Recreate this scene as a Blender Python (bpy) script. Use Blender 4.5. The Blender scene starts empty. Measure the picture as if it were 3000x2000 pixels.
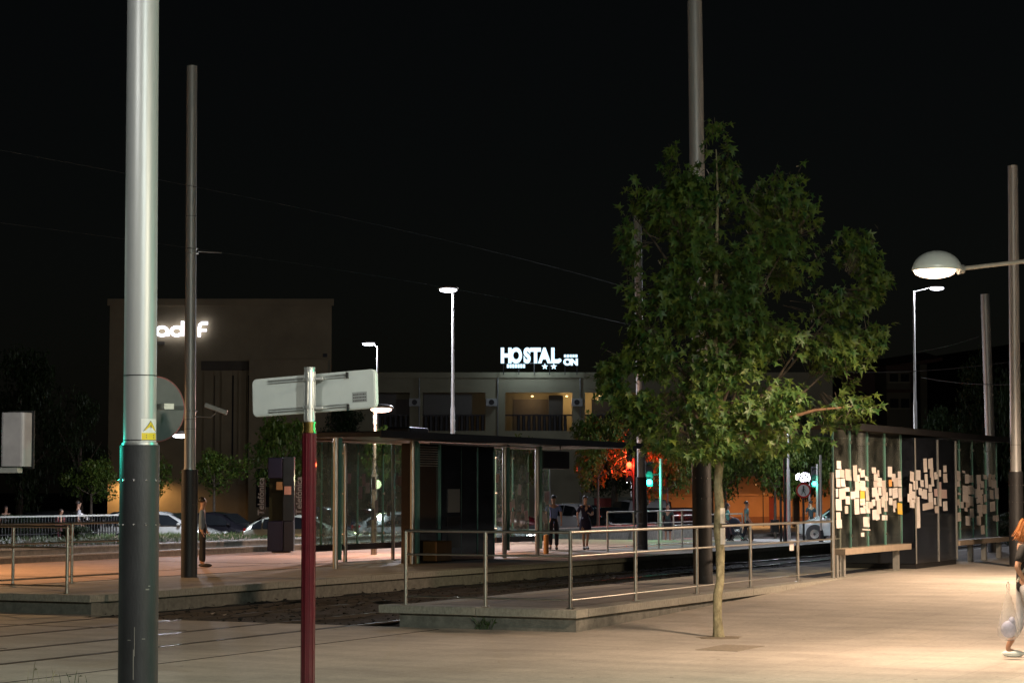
import bpy, bmesh, math, random
from mathutils import Vector, Matrix, noise
random.seed(7)
R = math.radians
S = bpy.context.scene
COL = S.collection

# ------------------------------------------------------------------ camera
F, CH, HY = 6400.0, 2.15, 1435.0           # focal length in photo pixels, eye height, horizon row
PITCH = math.atan((HY - 1000) / F)
cd = bpy.data.cameras.new('camera')
cam = bpy.data.objects.new('camera', cd)
COL.objects.link(cam)
cam.location = (0, 0, CH)
cam.rotation_euler = (R(90) + PITCH, 0, 0)
cd.sensor_width = 36
cd.lens = F / 3000 * 36
cd.clip_start = 0.1
cd.clip_end = 3000
S.camera = cam

# ------------------------------------------------------------------ night sky
W = bpy.data.worlds.new('World')
S.world = W
W.use_nodes = True
wn = W.node_tree
wn.nodes.clear()
sky = wn.nodes.new('ShaderNodeTexSky')
sky.sky_type = 'NISHITA'
sky.sun_disc = False
sky.sun_elevation = R(8)
sky.sun_rotation = R(200)
hs = wn.nodes.new('ShaderNodeHueSaturation')
hs.inputs['Saturation'].default_value = 0.6
bg = wn.nodes.new('ShaderNodeBackground')
bg.inputs[1].default_value = 0.0006
wo = wn.nodes.new('ShaderNodeOutputWorld')
wn.links.new(sky.outputs[0], hs.inputs['Color'])
wn.links.new(hs.outputs[0], bg.inputs[0])
wn.links.new(bg.outputs[0], wo.inputs[0])
S.view_settings.view_transform = 'Standard'
S.view_settings.look = 'None'
S.view_settings.exposure = 0
S.view_settings.gamma = 1
S.view_settings.use_curve_mapping = False
S.cycles.max_bounces = 6
S.cycles.diffuse_bounces = 2
S.cycles.transparent_max_bounces = 24
S.cycles.sample_clamp_indirect = 4
S.cycles.caustics_reflective = False
S.cycles.caustics_refractive = False


# ------------------------------------------------------------------ survey helpers
def ray(x, y):
    a = (x - 1500) / F
    b = (1000 - y) / F
    return Vector((a, math.cos(PITCH) - b * math.sin(PITCH), math.sin(PITCH) + b * math.cos(PITCH)))


def G(x, y, z=0.0):                        # point at height z
    r = ray(x, y)
    t = (z - CH) / r.z
    return Vector((r.x * t, r.y * t, z))


def D(x, y, d):                            # point at distance d
    r = ray(x, y)
    return Vector((0, 0, CH)) + r * (d / r.y)


_r = ray(4600, HY)
U = Vector((_r.x, _r.y, 0)).normalized()   # along the tracks
V = Vector((-U.y, U.x, 0))                 # across them
A0 = G(1690, 1787, .33)
A0.z = 0
TH = math.atan2(U.y, U.x)
ST = Matrix.Translation(A0) @ Matrix.Rotation(TH, 4, 'Z')   # station frame
STI = ST.inverted()


def AB(a, b, z=0.0):
    return ST @ Vector((a, b, z))


def ab(p):
    return STI @ p


def PV(x, y, b):                           # station coordinates of the point of the vertical plane b that is seen at x, y
    o = STI @ Vector((0, 0, CH))
    d = STI.to_3x3() @ ray(x, y)
    t = (b - o.y) / d.y
    return o + d * t


# ------------------------------------------------------------------ materials
MATS = {}


def mat(name, col, rough=.6, metal=0.0, var=.15, scale=6.0, bump=0.0, bscale=60.0, emit=None, estr=0, spec=.5, coat=0, stretch=None,
        trans=0, col2=None):
    if name in MATS:
        return MATS[name]
    m = bpy.data.materials.new(name)
    m.use_nodes = True
    nt = m.node_tree
    p = nt.nodes['Principled BSDF']
    tc = nt.nodes.new('ShaderNodeTexCoord')
    mp = nt.nodes.new('ShaderNodeMapping')
    nt.links.new(tc.outputs['Object'], mp.inputs[0])
    if stretch:
        mp.inputs['Scale'].default_value = stretch
    if var:
        n = nt.nodes.new('ShaderNodeTexNoise')
        n.inputs['Scale'].default_value = scale
        n.inputs['Detail'].default_value = 8
        n.inputs['Roughness'].default_value = .65
        nt.links.new(mp.outputs[0], n.inputs['Vector'])
        cr = nt.nodes.new('ShaderNodeValToRGB')
        c2 = col2 or [c * (1 + var) for c in col]
        cr.color_ramp.elements[0].position = .3
        cr.color_ramp.elements[1].position = .7
        cr.color_ramp.elements[0].color = (*[c * (1 - var) for c in col], 1)
        cr.color_ramp.elements[1].color = (*c2, 1)
        nt.links.new(n.outputs['Fac'], cr.inputs[0])
        nt.links.new(cr.outputs[0], p.inputs['Base Color'])
    else:
        p.inputs['Base Color'].default_value = (*col, 1)
    p.inputs['Roughness'].default_value = rough
    p.inputs['Metallic'].default_value = metal
    p.inputs['Specular IOR Level'].default_value = spec
    p.inputs['Coat Weight'].default_value = coat
    if bump:
        n2 = nt.nodes.new('ShaderNodeTexNoise')
        n2.inputs['Scale'].default_value = bscale
        n2.inputs['Detail'].default_value = 6
        nt.links.new(mp.outputs[0], n2.inputs['Vector'])
        b = nt.nodes.new('ShaderNodeBump')
        b.inputs['Strength'].default_value = bump
        b.inputs['Distance'].default_value = .02
        nt.links.new(n2.outputs['Fac'], b.inputs['Height'])
        nt.links.new(b.outputs[0], p.inputs['Normal'])
    if emit:
        p.inputs['Emission Color'].default_value = (*emit, 1)
        p.inputs['Emission Strength'].default_value = estr
    MATS[name] = m
    return m


def leafmat(name, c1, c2, tr=.35):
    m = bpy.data.materials.new(name)
    m.use_nodes = True
    nt = m.node_tree
    nt.nodes.clear()
    o = nt.nodes.new('ShaderNodeOutputMaterial')
    d = nt.nodes.new('ShaderNodeBsdfPrincipled')
    d.inputs['Roughness'].default_value = .5
    t = nt.nodes.new('ShaderNodeBsdfTranslucent')
    mx = nt.nodes.new('ShaderNodeMixShader')
    mx.inputs[0].default_value = tr
    tc = nt.nodes.new('ShaderNodeTexCoord')
    n = nt.nodes.new('ShaderNodeTexNoise')
    n.inputs['Scale'].default_value = 5.5
    n.inputs['Detail'].default_value = 6
    cr = nt.nodes.new('ShaderNodeValToRGB')
    cr.color_ramp.elements[0].position = .35
    cr.color_ramp.elements[1].position = .65
    cr.color_ramp.elements[0].color = (*c1, 1)
    cr.color_ramp.elements[1].color = (*c2, 1)
    nt.links.new(tc.outputs['Object'], n.inputs['Vector'])
    nt.links.new(n.outputs['Fac'], cr.inputs[0])
    nt.links.new(cr.outputs[0], d.inputs['Base Color'])
    nt.links.new(cr.outputs[0], t.inputs['Color'])
    nt.links.new(d.outputs[0], mx.inputs[1])
    nt.links.new(t.outputs[0], mx.inputs[2])
    nt.links.new(mx.outputs[0], o.inputs[0])
    return m


def glassmat(name, tint, rough=.02, ior=1.5, dust=(.01, .09), dscale=3):
    m = bpy.data.materials.new(name)
    m.use_nodes = True
    nt = m.node_tree
    nt.nodes.clear()
    o = nt.nodes.new('ShaderNodeOutputMaterial')
    t = nt.nodes.new('ShaderNodeBsdfTransparent')
    t.inputs[0].default_value = (*tint, 1)
    g = nt.nodes.new('ShaderNodeBsdfGlossy')
    g.inputs['Roughness'].default_value = rough
    f = nt.nodes.new('ShaderNodeFresnel')
    ge = nt.nodes.new('ShaderNodeNewGeometry')
    io = nt.nodes.new('ShaderNodeMapRange')      # same reflectance from both sides of the pane
    io.inputs[3].default_value = ior
    io.inputs[4].default_value = 1 / ior
    nt.links.new(ge.outputs['Backfacing'], io.inputs[0])
    nt.links.new(io.outputs[0], f.inputs[0])
    mx = nt.nodes.new('ShaderNodeMixShader')
    nt.links.new(f.outputs[0], mx.inputs[0])
    nt.links.new(t.outputs[0], mx.inputs[1])
    nt.links.new(g.outputs[0], mx.inputs[2])
    # a film of street dust
    dd = nt.nodes.new('ShaderNodeBsdfDiffuse')
    dd.inputs[0].default_value = (.4, .42, .38, 1)
    tc = nt.nodes.new('ShaderNodeTexCoord')
    n = nt.nodes.new('ShaderNodeTexNoise')
    n.inputs['Scale'].default_value = dscale
    n.inputs['Detail'].default_value = 6
    mr = nt.nodes.new('ShaderNodeMapRange')
    mr.inputs[1].default_value = .35
    mr.inputs[2].default_value = .8
    mr.inputs[3].default_value = dust[0]
    mr.inputs[4].default_value = dust[1]
    m2 = nt.nodes.new('ShaderNodeMixShader')
    nt.links.new(tc.outputs['Object'], n.inputs['Vector'])
    nt.links.new(n.outputs['Fac'], mr.inputs[0])
    nt.links.new(mr.outputs[0], m2.inputs[0])
    nt.links.new(mx.outputs[0], m2.inputs[1])
    nt.links.new(dd.outputs[0], m2.inputs[2])
    nt.links.new(m2.outputs[0], o.inputs[0])
    return m


def pavemat(name, c, scale=(1, 1, 1), bw=.6, bh=.4, mortar=.006, contrast=.1, big=.12):
    """paving: faint slab joints, stains at several sizes, grit"""
    m = bpy.data.materials.new(name)
    m.use_nodes = True
    nt = m.node_tree
    p = nt.nodes['Principled BSDF']
    p.inputs['Roughness'].default_value = .75
    tc = nt.nodes.new('ShaderNodeTexCoord')
    br = nt.nodes.new('ShaderNodeTexBrick')
    br.inputs['Scale'].default_value = 1
    br.inputs['Brick Width'].default_value = bw
    br.inputs['Row Height'].default_value = bh
    br.inputs['Mortar Size'].default_value = mortar
    br.inputs['Color1'].default_value = (*[v * (1 - contrast) for v in c], 1)
    br.inputs['Color2'].default_value = (*[v * (1 + contrast) for v in c], 1)
    br.inputs['Mortar'].default_value = (*[v * .66 for v in c], 1)
    nt.links.new(tc.outputs['Object'], br.inputs[0])
    last = br.outputs[0]
    for sc, lo, hi, st in ((.18, 1 - big * 1.6, 1 + big, (1, 2.2, 1)), (1.3, 1 - big, 1 + big, (1.6, .6, 1)), (14, .9, 1.1, (1, 1, 1)), (90, .86, 1.12, (1, 1, 1))):
        mp = nt.nodes.new('ShaderNodeMapping')
        mp.inputs['Scale'].default_value = st
        nt.links.new(tc.outputs['Object'], mp.inputs[0])
        n = nt.nodes.new('ShaderNodeTexNoise')
        n.inputs['Scale'].default_value = sc
        n.inputs['Detail'].default_value = 6
        nt.links.new(mp.outputs[0], n.inputs['Vector'])
        mr = nt.nodes.new('ShaderNodeMapRange')
        mr.inputs[1].default_value = .3
        mr.inputs[2].default_value = .7
        mr.inputs[3].default_value = lo
        mr.inputs[4].default_value = hi
        nt.links.new(n.outputs['Fac'], mr.inputs[0])
        mu = nt.nodes.new('ShaderNodeVectorMath')
        mu.operation = 'SCALE'
        nt.links.new(last, mu.inputs[0])
        nt.links.new(mr.outputs[0], mu.inputs['Scale'])
        last = mu.outputs[0]
    nt.links.new(last, p.inputs['Base Color'])
    n = nt.nodes.new('ShaderNodeTexNoise')
    n.inputs['Scale'].default_value = 30
    n.inputs['Detail'].default_value = 8
    nt.links.new(tc.outputs['Object'], n.inputs['Vector'])
    b = nt.nodes.new('ShaderNodeBump')
    b.inputs['Strength'].default_value = .35
    b.inputs['Distance'].default_value = .02
    nt.links.new(n.outputs['Fac'], b.inputs['Height'])
    nt.links.new(b.outputs[0], p.inputs['Normal'])
    return m


def emat(name, col, s):
    if name in MATS:
        return MATS[name]
    m = bpy.data.materials.new(name)
    m.use_nodes = True
    nt = m.node_tree
    nt.nodes.clear()
    o = nt.nodes.new('ShaderNodeOutputMaterial')
    e = nt.nodes.new('ShaderNodeEmission')
    e.inputs[0].default_value = (*col, 1)
    e.inputs[1].default_value = s
    nt.links.new(e.outputs[0], o.inputs[0])
    MATS[name] = m
    return m


M_pave = pavemat('plaza paving', (.43, .39, .345), bw=.9, bh=.6, mortar=.004, contrast=.03, big=.15)
M_plat = pavemat('platform granite', (.26, .235, .20), bw=.6, bh=.6, mortar=.008, contrast=.09)
M_terra = pavemat('terracotta paving', (.46, .30, .20), bw=.4, bh=.4, mortar=.008, contrast=.08, big=.08)
M_cross = pavemat('grey pavement', (.24, .22, .19), bw=.4, bh=.4, mortar=.01, contrast=.06)
M_coping = mat('granite coping', (.33, .315, .27), .7, var=.3, scale=22, bump=.3, stretch=(1, 1, .6))
M_wall = mat('platform wall', (.20, .195, .17), .85, var=.35, scale=7, bump=.4)
M_asph = mat('asphalt', (.05, .05, .052), .85, var=.3, scale=9, bump=.4)
M_bed = mat('track ballast', (.026, .023, .020), .95, var=.4, scale=14, bump=.5, bscale=35)
M_steel = mat('brushed stainless steel', (.55, .53, .49), .34, 1.0, var=.08, scale=20)
M_rail = mat('rail steel', (.11, .10, .09), .4, .8)
M_groove = mat('rail groove', (.012, .011, .01), .9)
M_polegrey = mat('grey pole paint', (.46, .47, .47), .42, .35, var=.05, scale=2, bump=.08, bscale=14, stretch=(1, 1, .25))
M_poledark = mat('dark pole sleeve', (.03, .031, .034), .5, .15, var=.35, scale=5, bump=.15, stretch=(1, 1, .3))
M_galv = mat('galvanised pole', (.42, .42, .40), .45, .6, var=.15, scale=5)
M_maroon = mat('maroon enamel', (.085, .006, .012), .28, .1, var=.2, scale=8, coat=.4)
M_brass = mat('brass', (.55, .38, .12), .25, 1, var=.2, scale=30)
M_alu = mat('anodised aluminium', (.62, .63, .62), .35, .8, var=.06)
M_panel = mat('sign back panel', (.66, .69, .66), .5, .1, var=.05, scale=4)
M_dark = mat('dark metal', (.02, .02, .022), .45, .3)
M_black = mat('black plastic', (.012, .012, .013), .5)
M_gloss = mat('black glass cabinet', (.014, .017, .024), .10, 0, var=.5, scale=2, spec=1)
M_glass = glassmat('shelter glass', (.86, .92, .88))
M_glass2 = glassmat('scratched shelter glass', (.80, .90, .85), .05, 1.5, (.16, .60), 6)
M_gedge = mat('glass edge', (.16, .36, .31), .2, 0, var=.1, scale=3, spec=.8)
M_roofbr = mat('shelter roof', (.05, .032, .024), .6, .2)
M_paper = mat('paper notice', (.64, .61, .60), .85, var=.06, scale=40)
M_paper2 = mat('cream paper notice', (.60, .55, .52), .85, var=.08, scale=40)
M_yellow = mat('yellow paper notice', (.75, .48, .06), .8, var=.06, scale=30)
M_orangep = mat('orange paper notice', (.75, .34, .10), .8, var=.06, scale=30)
M_mauve = mat('mauve paper notice', (.50, .38, .38), .8, var=.1, scale=30)
M_ink = mat('printed ink', (.10, .09, .09), .8, var=0)
M_trunk = mat('plane tree bark', (.27, .23, .13), .85, var=.6, scale=14, bump=.6, bscale=20, col2=(.46, .42, .26), stretch=(1, 1, .5))
M_bark = mat('dark bark', (.07, .055, .04), .9, var=.4, scale=8, bump=.6)
M_whitepaint = mat('white paint on bark', (.75, .72, .66), .7, var=.1, scale=20)
M_leaf = leafmat('plane tree leaves', (.03, .095, .028), (.13, .18, .03), .45)
M_leaf2 = leafmat('street tree leaves', (.045, .10, .015), (.12, .16, .025))
M_leafd = leafmat('dark tree leaves', (.02, .04, .012), (.035, .06, .02), .2)
M_grass = leafmat('lawn grass', (.02, .05, .008), (.05, .09, .015), .2)
M_dirt = mat('bare earth', (.12, .085, .055), .95, var=.4, scale=20, bump=.8)
M_skin = mat('skin', (.42, .24, .16), .55, var=.05)
M_white = mat('white paint', (.75, .75, .73), .5, var=.04)
M_red = mat('red paint', (.45, .02, .02), .4, var=.05)
M_rubber = mat('tyre rubber', (.02, .02, .02), .8)
M_cglass = mat('car window glass', (.010, .012, .014), .05, 0, var=0, spec=.8)
M_chrome = mat('chrome trim', (.7, .7, .7), .15, 1, var=0)
M_tail = mat('tail light lens', (.35, .01, .01), .2, var=0)
M_headl = mat('headlight lens', (.75, .75, .75), .12, .3, var=0)


# ------------------------------------------------------------------ mesh builder
class MB:
    def __init__(s):
        s.v = []
        s.f = []

    def add(s, vs, fs):
        n = len(s.v)
        s.v += [tuple(v) for v in vs]
        s.f += [tuple(i + n for i in f) for f in fs]
        return s

    def box(s, x0, x1, y0, y1, z0, z1, M=None):
        vs = [Vector((x, y, z)) for z in (z0, z1) for y in (y0, y1) for x in (x0, x1)]
        if M:
            vs = [M @ v for v in vs]
        return s.add(vs, [(0, 2, 3, 1), (4, 5, 7, 6), (0, 1, 5, 4), (2, 6, 7, 3), (0, 4, 6, 2), (1, 3, 7, 5)])

    def rbox(s, x0, x1, y0, y1, z0, z1, r, seg=3):
        """box with rounded upright edges (rounded in x-y)"""
        pts = []
        for cx, cy, a0 in ((x1 - r, y1 - r, 0), (x0 + r, y1 - r, 90), (x0 + r, y0 + r, 180), (x1 - r, y0 + r, 270)):
            for i in range(seg + 1):
                a = R(a0 + 90 * i / seg)
                pts.append((cx + r * math.cos(a), cy + r * math.sin(a)))
        return s.prism(pts, z0, z1)

    def prism(s, pts, z0, z1, M=None):
        n = len(pts)
        vs = [Vector((x, y, z)) for z in (z0, z1) for x, y in pts]
        if M:
            vs = [M @ v for v in vs]
        fs = [tuple(reversed(range(n))), tuple(range(n, 2 * n))]
        fs += [(i, (i + 1) % n, (i + 1) % n + n, i + n) for i in range(n)]
        return s.add(vs, fs)

    def tube(s, pts, rad, n=10, cap=True):
        pts = [Vector(p) for p in pts]
        if not hasattr(rad, '__len__'):
            rad = [rad] * len(pts)
        vs, fs = [], []
        ref = None
        for i, p in enumerate(pts):
            t = (pts[min(i + 1, len(pts) - 1)] - pts[max(i - 1, 0)]).normalized()
            if ref is None:
                ref = Vector((0, 0, 1)) if abs(t.z) < .9 else Vector((1, 0, 0))
            e1 = t.cross(ref).normalized()
            e2 = t.cross(e1)
            ref = -e2 if False else ref
            for k in range(n):
                a = 2 * math.pi * k / n
                vs.append(p + (e1 * math.cos(a) + e2 * math.sin(a)) * rad[i])
        for i in range(len(pts) - 1):
            for k in range(n):
                k2 = (k + 1) % n
                fs.append((i * n + k, i * n + k2, (i + 1) * n + k2, (i + 1) * n + k))
        if cap:
            fs.append(tuple(reversed(range(n))))
            fs.append(tuple(range((len(pts) - 1) * n, len(pts) * n)))
        return s.add(vs, fs)

    def cyl(s, x, y, z0, z1, r, n=16, r2=None):
        return s.tube([(x, y, z0), (x, y, z1)], [r, r if r2 is None else r2], n)

    def ball(s, c, r, nu=10, nv=7, zmin=-1.0):
        c = Vector(c)
        if not hasattr(r, '__len__'):
            r = (r, r, r)
        vs, fs = [], []
        for i in range(nv + 1):
            ph = -math.pi / 2 + math.pi * i / nv
            zz = max(math.sin(ph), zmin)
            rr = math.cos(ph)
            for k in range(nu):
                a = 2 * math.pi * k / nu
                vs.append(c + Vector((r[0] * rr * math.cos(a), r[1] * rr * math.sin(a), r[2] * zz)))
        for i in range(nv):
            for k in range(nu):
                fs.append((i * nu + k, i * nu + (k + 1) % nu, (i + 1) * nu + (k + 1) % nu, (i + 1) * nu + k))
        return s.add(vs, fs)

    def build(s, name, m, parent=None, smooth=False, M=None, bevel=0):
        me = bpy.data.meshes.new(name)
        me.from_pydata(s.v, [], s.f)
        me.validate()
        me.materials.append(m)
        o = bpy.data.objects.new(name, me)
        COL.objects.link(o)
        if parent is not None:
            o.parent = parent
        if M is not None:
            o.matrix_local = M
        if smooth:
            me.polygons.foreach_set('use_smooth', [len(p.vertices) <= 4 for p in me.polygons])
            e = o.modifiers.new('edges', 'EDGE_SPLIT')
            e.split_angle = R(40)
        if bevel:
            b = o.modifiers.new('bevel', 'BEVEL')
            b.width = bevel
            b.segments = 2
            b.limit_method = 'ANGLE'
        return o


def tag(o, label=None, cat=None, group=None, kind=None):
    if label:
        assert 4 <= len(label.split()) <= 16, label
        o['label'] = label
    if cat:
        o['category'] = cat
    if group:
        o['group'] = group
    if kind:
        o['kind'] = kind
    return o


def thing(name, label, cat, loc=(0, 0, 0), rz=0.0, group=None, M=None, tilt=None):
    o = bpy.data.objects.new(name, None)
    COL.objects.link(o)
    if M is not None:
        o.matrix_local = M
    else:
        o.location = loc
        o.rotation_euler = (tilt[0], tilt[1], rz) if tilt else (0, 0, rz)
    tag(o, label, cat, group)
    return o


def copy_tree(o, parent=None):
    c = o.copy()
    COL.objects.link(c)
    if parent is not None:
        c.parent = parent
        c.matrix_parent_inverse = o.matrix_parent_inverse.copy()
    for ch in list(o.children):
        copy_tree(ch, c)
    return c


def point(parent, loc, power, col, size=.12, name='bulb', spot=None, rot=None):
    l = bpy.data.lights.new(name, 'SPOT' if spot else 'POINT')
    l.energy = power
    l.color = col
    l.shadow_soft_size = size
    if spot:
        l.spot_size = R(spot)
        l.spot_blend = .45
    o = bpy.data.objects.new(name, l)
    COL.objects.link(o)
    o.parent = parent
    o.location = loc
    if rot:
        o.rotation_euler = rot
    return o


def text(name, body, size, m, parent, loc, rot=(R(90), 0, 0), extrude=.02, offset=0.0, sx=1.0, align='CENTER'):
    c = bpy.data.curves.new(name, 'FONT')
    c.body = body
    c.size = size
    c.extrude = extrude
    c.offset = offset
    c.align_x = align
    c.align_y = 'BOTTOM_BASELINE'
    c.materials.append(m)
    o = bpy.data.objects.new(name, c)
    COL.objects.link(o)
    bpy.context.view_layer.update()
    me = bpy.data.meshes.new_from_object(o.evaluated_get(bpy.context.evaluated_depsgraph_get()))
    bpy.data.objects.remove(o)
    bpy.data.curves.remove(c)
    o = bpy.data.objects.new(name, me)
    COL.objects.link(o)
    o.parent = parent
    o.location = loc
    o.rotation_euler = rot
    o.scale = (sx, 1, 1)
    return o


def structure(o):
    o['kind'] = 'structure'
    return o


# ================================================================== GROUND
PZ = .33                                    # platform height
g = MB().box(-900, 900, -60, 1600, -.6, -.06)
structure(g.build('ground', M_asph))


def gz(a):
    t = min(max(a / 13.8, 0), 1)
    return PZ * t


def grid(name, a_list, b_list, zf, m):
    vs = [(a, b, zf(a, b)) for a in a_list for b in b_list]
    nb = len(b_list)
    fs = [(i * nb + j, (i + 1) * nb + j, (i + 1) * nb + j + 1, i * nb + j + 1) for i in range(len(a_list) - 1) for j in range(nb - 1)]
    return structure(MB().add(vs, fs).build(name, m, M=ST))


grid('plaza_paving', [-50, -20, -8, 0] + [i * 1.15 for i in range(1, 13)] + [16, 30, 60, 120], [-70, -30, -8, 0], lambda a, b: gz(a) - (.0 if b < 0 else 0), M_pave)
grid('track_side_paving', [-50, -8, 0], [0.0, 3.2, 9.5, 40], lambda a, b: 0, M_pave)
grid('left_apron_paving', [0.0, .62], [9.2, 40], lambda a, b: 0, M_pave)
# ballast bed: uneven small stones
random.seed(3)
al = [i * .35 for i in range(0, 120)] + [44 + i * 3 for i in range(14)]
bl = [3.2 + i * .3 for i in range(22)]
grid('track_bed', al, bl, lambda a, b: -.045 + random.uniform(-.02, .03), M_bed)
st = MB()
for i in range(2600):
    a, b, s = random.uniform(.05, 30) ** 1.0, random.uniform(3.25, 9.4), random.uniform(.02, .06)
    p = Vector((a, b, -.03))
    vs = [p + Vector((random.uniform(-1, 1), random.uniform(-1, 1), random.uniform(.2, 1))) * s for _ in range(4)]
    st.add(vs, [(0, 1, 2), (0, 2, 3), (0, 3, 1), (1, 3, 2)])
o = st.build('ballast_stones', M_bed, M=ST)
tag(o, 'dark loose ballast stones between the tram rails', 'gravel', kind='stuff')
litter = MB()
for px, py in ((620, 1798), (655, 1802), (1790, 1716), (1795, 1694), (1868, 1707), (1735, 1697), (1480, 1745)):
    q = ab(G(px, py, 0))
    litter.add([(q.x - .06, q.y - .05, .005), (q.x + .07, q.y - .03, .03), (q.x + .05, q.y + .06, .01), (q.x - .04, q.y + .05, .04)], [(0, 1, 2, 3)])
tag(litter.build('litter', M_paper, M=ST), 'scraps of pale litter lying on the track bed', 'litter', kind='stuff')

for i, b in enumerate((3.9, 5.38, 7.25, 8.72)):
    r = structure(MB().box(-50, 80, b - .035, b + .035, -.05, .006).build('rail', M_rail, M=ST))
    MB().box(-50, -.01, b + .036, b + .085, -.04, .0045).build('groove', M_groove, r)
for a, b0, b1 in ((-6.5, 5.6, 30), (-2.2, 5.6, 40)):
    structure(MB().box(a, a + .02, b0, b1, -.02, .004).build('paving_joint', M_groove, M=ST))
# slot drain parallel to the rails, on the near side
structure(MB().box(-40, -.3, 2.2, 2.23, -.02, .004).build('paving_joint', M_groove, M=ST))


def coping_run(parent, a0, a1, b0, b1, along, L=1.65, z=PZ):
    """coping slabs with 8 mm open joints"""
    t0, t1 = (a0, a1) if along == 'a' else (b0, b1)
    n = max(1, round((t1 - t0) / L))
    for i in range(n):
        s0 = t0 + (t1 - t0) * i / n + .004
        s1 = t0 + (t1 - t0) * (i + 1) / n - .004
        dz = random.uniform(-.002, .003)
        if along == 'a':
            m_ = MB().box(s0, s1, b0, b1, z - .12 + dz, z + .004 + dz)
        else:
            m_ = MB().box(a0, a1, s0, s1, z - .12 + dz, z + .004 + dz)
        m_.build('coping_slab', M_coping, parent, bevel=.006)


# near platform
P1 = structure(MB().box(.10, 90, .06, 3.12, -.05, PZ - .121).build('near_platform', M_wall, M=ST))
MB().box(.45, 90, .42, 2.85, PZ - .115, PZ).build('paving', M_plat, P1)
coping_run(P1, -.0, .45, 0.0, 3.45, 'b')
coping_run(P1, .455, 40, -.0, .42, 'a', 1.9)
coping_run(P1, .455, 40, 2.85, 3.22, 'a', 1.9)
# far platform
P2 = structure(MB().box(.72, 44, 9.56, 21.2, -.05, PZ - .121).build('far_platform', M_wall, M=ST))
MB().box(1.05, 44, 9.9, 13.2, PZ - .115, PZ).build('paving', M_plat, P2)
MB().box(1.05, 44, 13.204, 21.2, PZ - .115, PZ + .002).build('paving', M_terra, P2)
MB().box(1.05, 44, 13.19, 13.23, PZ - .05, PZ + .006).build('joint_strip', M_groove, P2)
MB().box(1.05, 44, 15.2, 15.23, PZ - .05, PZ + .006).build('joint_strip', M_groove, P2)
coping_run(P2, .6, 1.05, 9.5, 21.2, 'b')
coping_run(P2, 1.055, 44, 9.45, 9.9, 'a', 1.9)
for a in (6.9, 16.1, 25.3, 34.5):
    MB().box(a, a + .03, 13.3, 21.1, PZ - .05, PZ + .006).build('joint_strip', M_groove, P2)
# ramp at its far end
r_ = MB().add([(44, 9.5, PZ), (48, 9.5, -.04), (48, 21.2, -.04), (44, 21.2, PZ), (44, 9.5, -.05), (44, 21.2, -.05), (48, 9.5, -.05), (48, 21.2, -.05)],
              [(0, 1, 2, 3), (0, 4, 6, 1), (3, 2, 7, 5)])
structure(r_.build('platform_ramp', M_plat, M=ST))
# terraced steps and lawn behind the far platform
SW = structure(MB().box(.6, 60, 21.2, 22.5, -.05, .46).build('low_step', M_wall, M=ST))
for i in range(26):
    MB().box(.6 + i * 2.28, .6 + (i + 1) * 2.28 - .012, 21.18, 21.55, .462, .50).build('coping_slab', M_coping, SW)
SW2 = structure(MB().box(.6, 60, 22.5, 24.0, -.05, .60).build('upper_step', M_wall, M=ST))
for i in range(26):
    MB().box(.6 + i * 2.28, .6 + (i + 1) * 2.28 - .012, 22.48, 22.85, .602, .64).build('coping_slab', M_coping, SW2)
structure(MB().box(.6, 40, 24.0, 31.5, -.05, .60).build('lawn_bank', M_dirt, M=ST))
gr = MB()
for i in range(9000):
    a, b = random.uniform(-2, 38), random.uniform(23.9, 31.4)
    h = random.uniform(.05, .16)
    dx, dy = random.uniform(-.06, .06), random.uniform(-.06, .06)
    gr.add([(a - .03, b, .60), (a + .03, b + .01, .60), (a + dx, b + dy, .60 + h)], [(0, 1, 2)])
tag(gr.build('grass', M_grass, M=ST), 'dim green lawn grass in front of the picket fence', 'grass', kind='stuff')
# pavements and road beyond
structure(MB().box(48, 120, 9.5, 31, -.06, -.02).build('pavement', M_cross, M=ST))
k = structure(MB().box(52, 118, 20.2, 20.5, -.06, .10).build('kerb', M_coping, M=ST))
k = structure(MB().box(40.5, 118, 31.2, 31.5, -.06, .12).build('kerb', M_coping, M=ST))
for i in range(7):
    structure(MB().box(56 + i * 1.0, 56.5 + i * 1.0, 12, 19.5, -.02, -.014).build('crossing_stripe', M_white, M=ST))

# small things on the plaza
q = ab(G(2140, 1897, 0))
o = MB().box(-.55, .55, -.3, .3, .0, .005).build('access_cover', mat('worn cover metal', (.27, .23, .18), .7, .3, var=.3, scale=20),
                                               M=ST @ Matrix.Translation((q.x, q.y, 0)))
tag(o, 'flat dark access cover let into the paving beside the plane tree', 'cover')
q = ab(G(2108, 1866, 0))
o = MB().prism([(.40 * math.cos(i * .45) * (1 + .12 * math.sin(i * 2.3)), .30 * math.sin(i * .45) * (1 + .15 * math.cos(i * 3.1))) for i in range(14)], 0, .004).build(
    'tree_pit', mat('trodden earth', (.22, .18, .13), .95, var=.35, scale=12, bump=.8), M=ST @ Matrix.Translation((q.x, q.y, 0)))
structure(o)
sp = MB()
random.seed(77)
for i in range(150):
    a, b = random.uniform(-12, 16), random.uniform(-16, -.6) if i % 3 else random.uniform(-4, 12)
    if b > -.3 and a > -.3:
        continue
    r_ = random.uniform(.012, .035)
    z_ = gz(a) + .003
    sp.add([(a + r_ * math.cos(k * 1.05), b + r_ * .8 * math.sin(k * 1.05), z_) for k in range(6)], [tuple(range(6))])
tag(sp.build('gum_spots', mat('old gum', (.17, .145, .115), .8, var=.2), M=ST), 'old chewing gum spots and grit scattered over the plaza paving', 'gum spots', kind='stuff')
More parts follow.
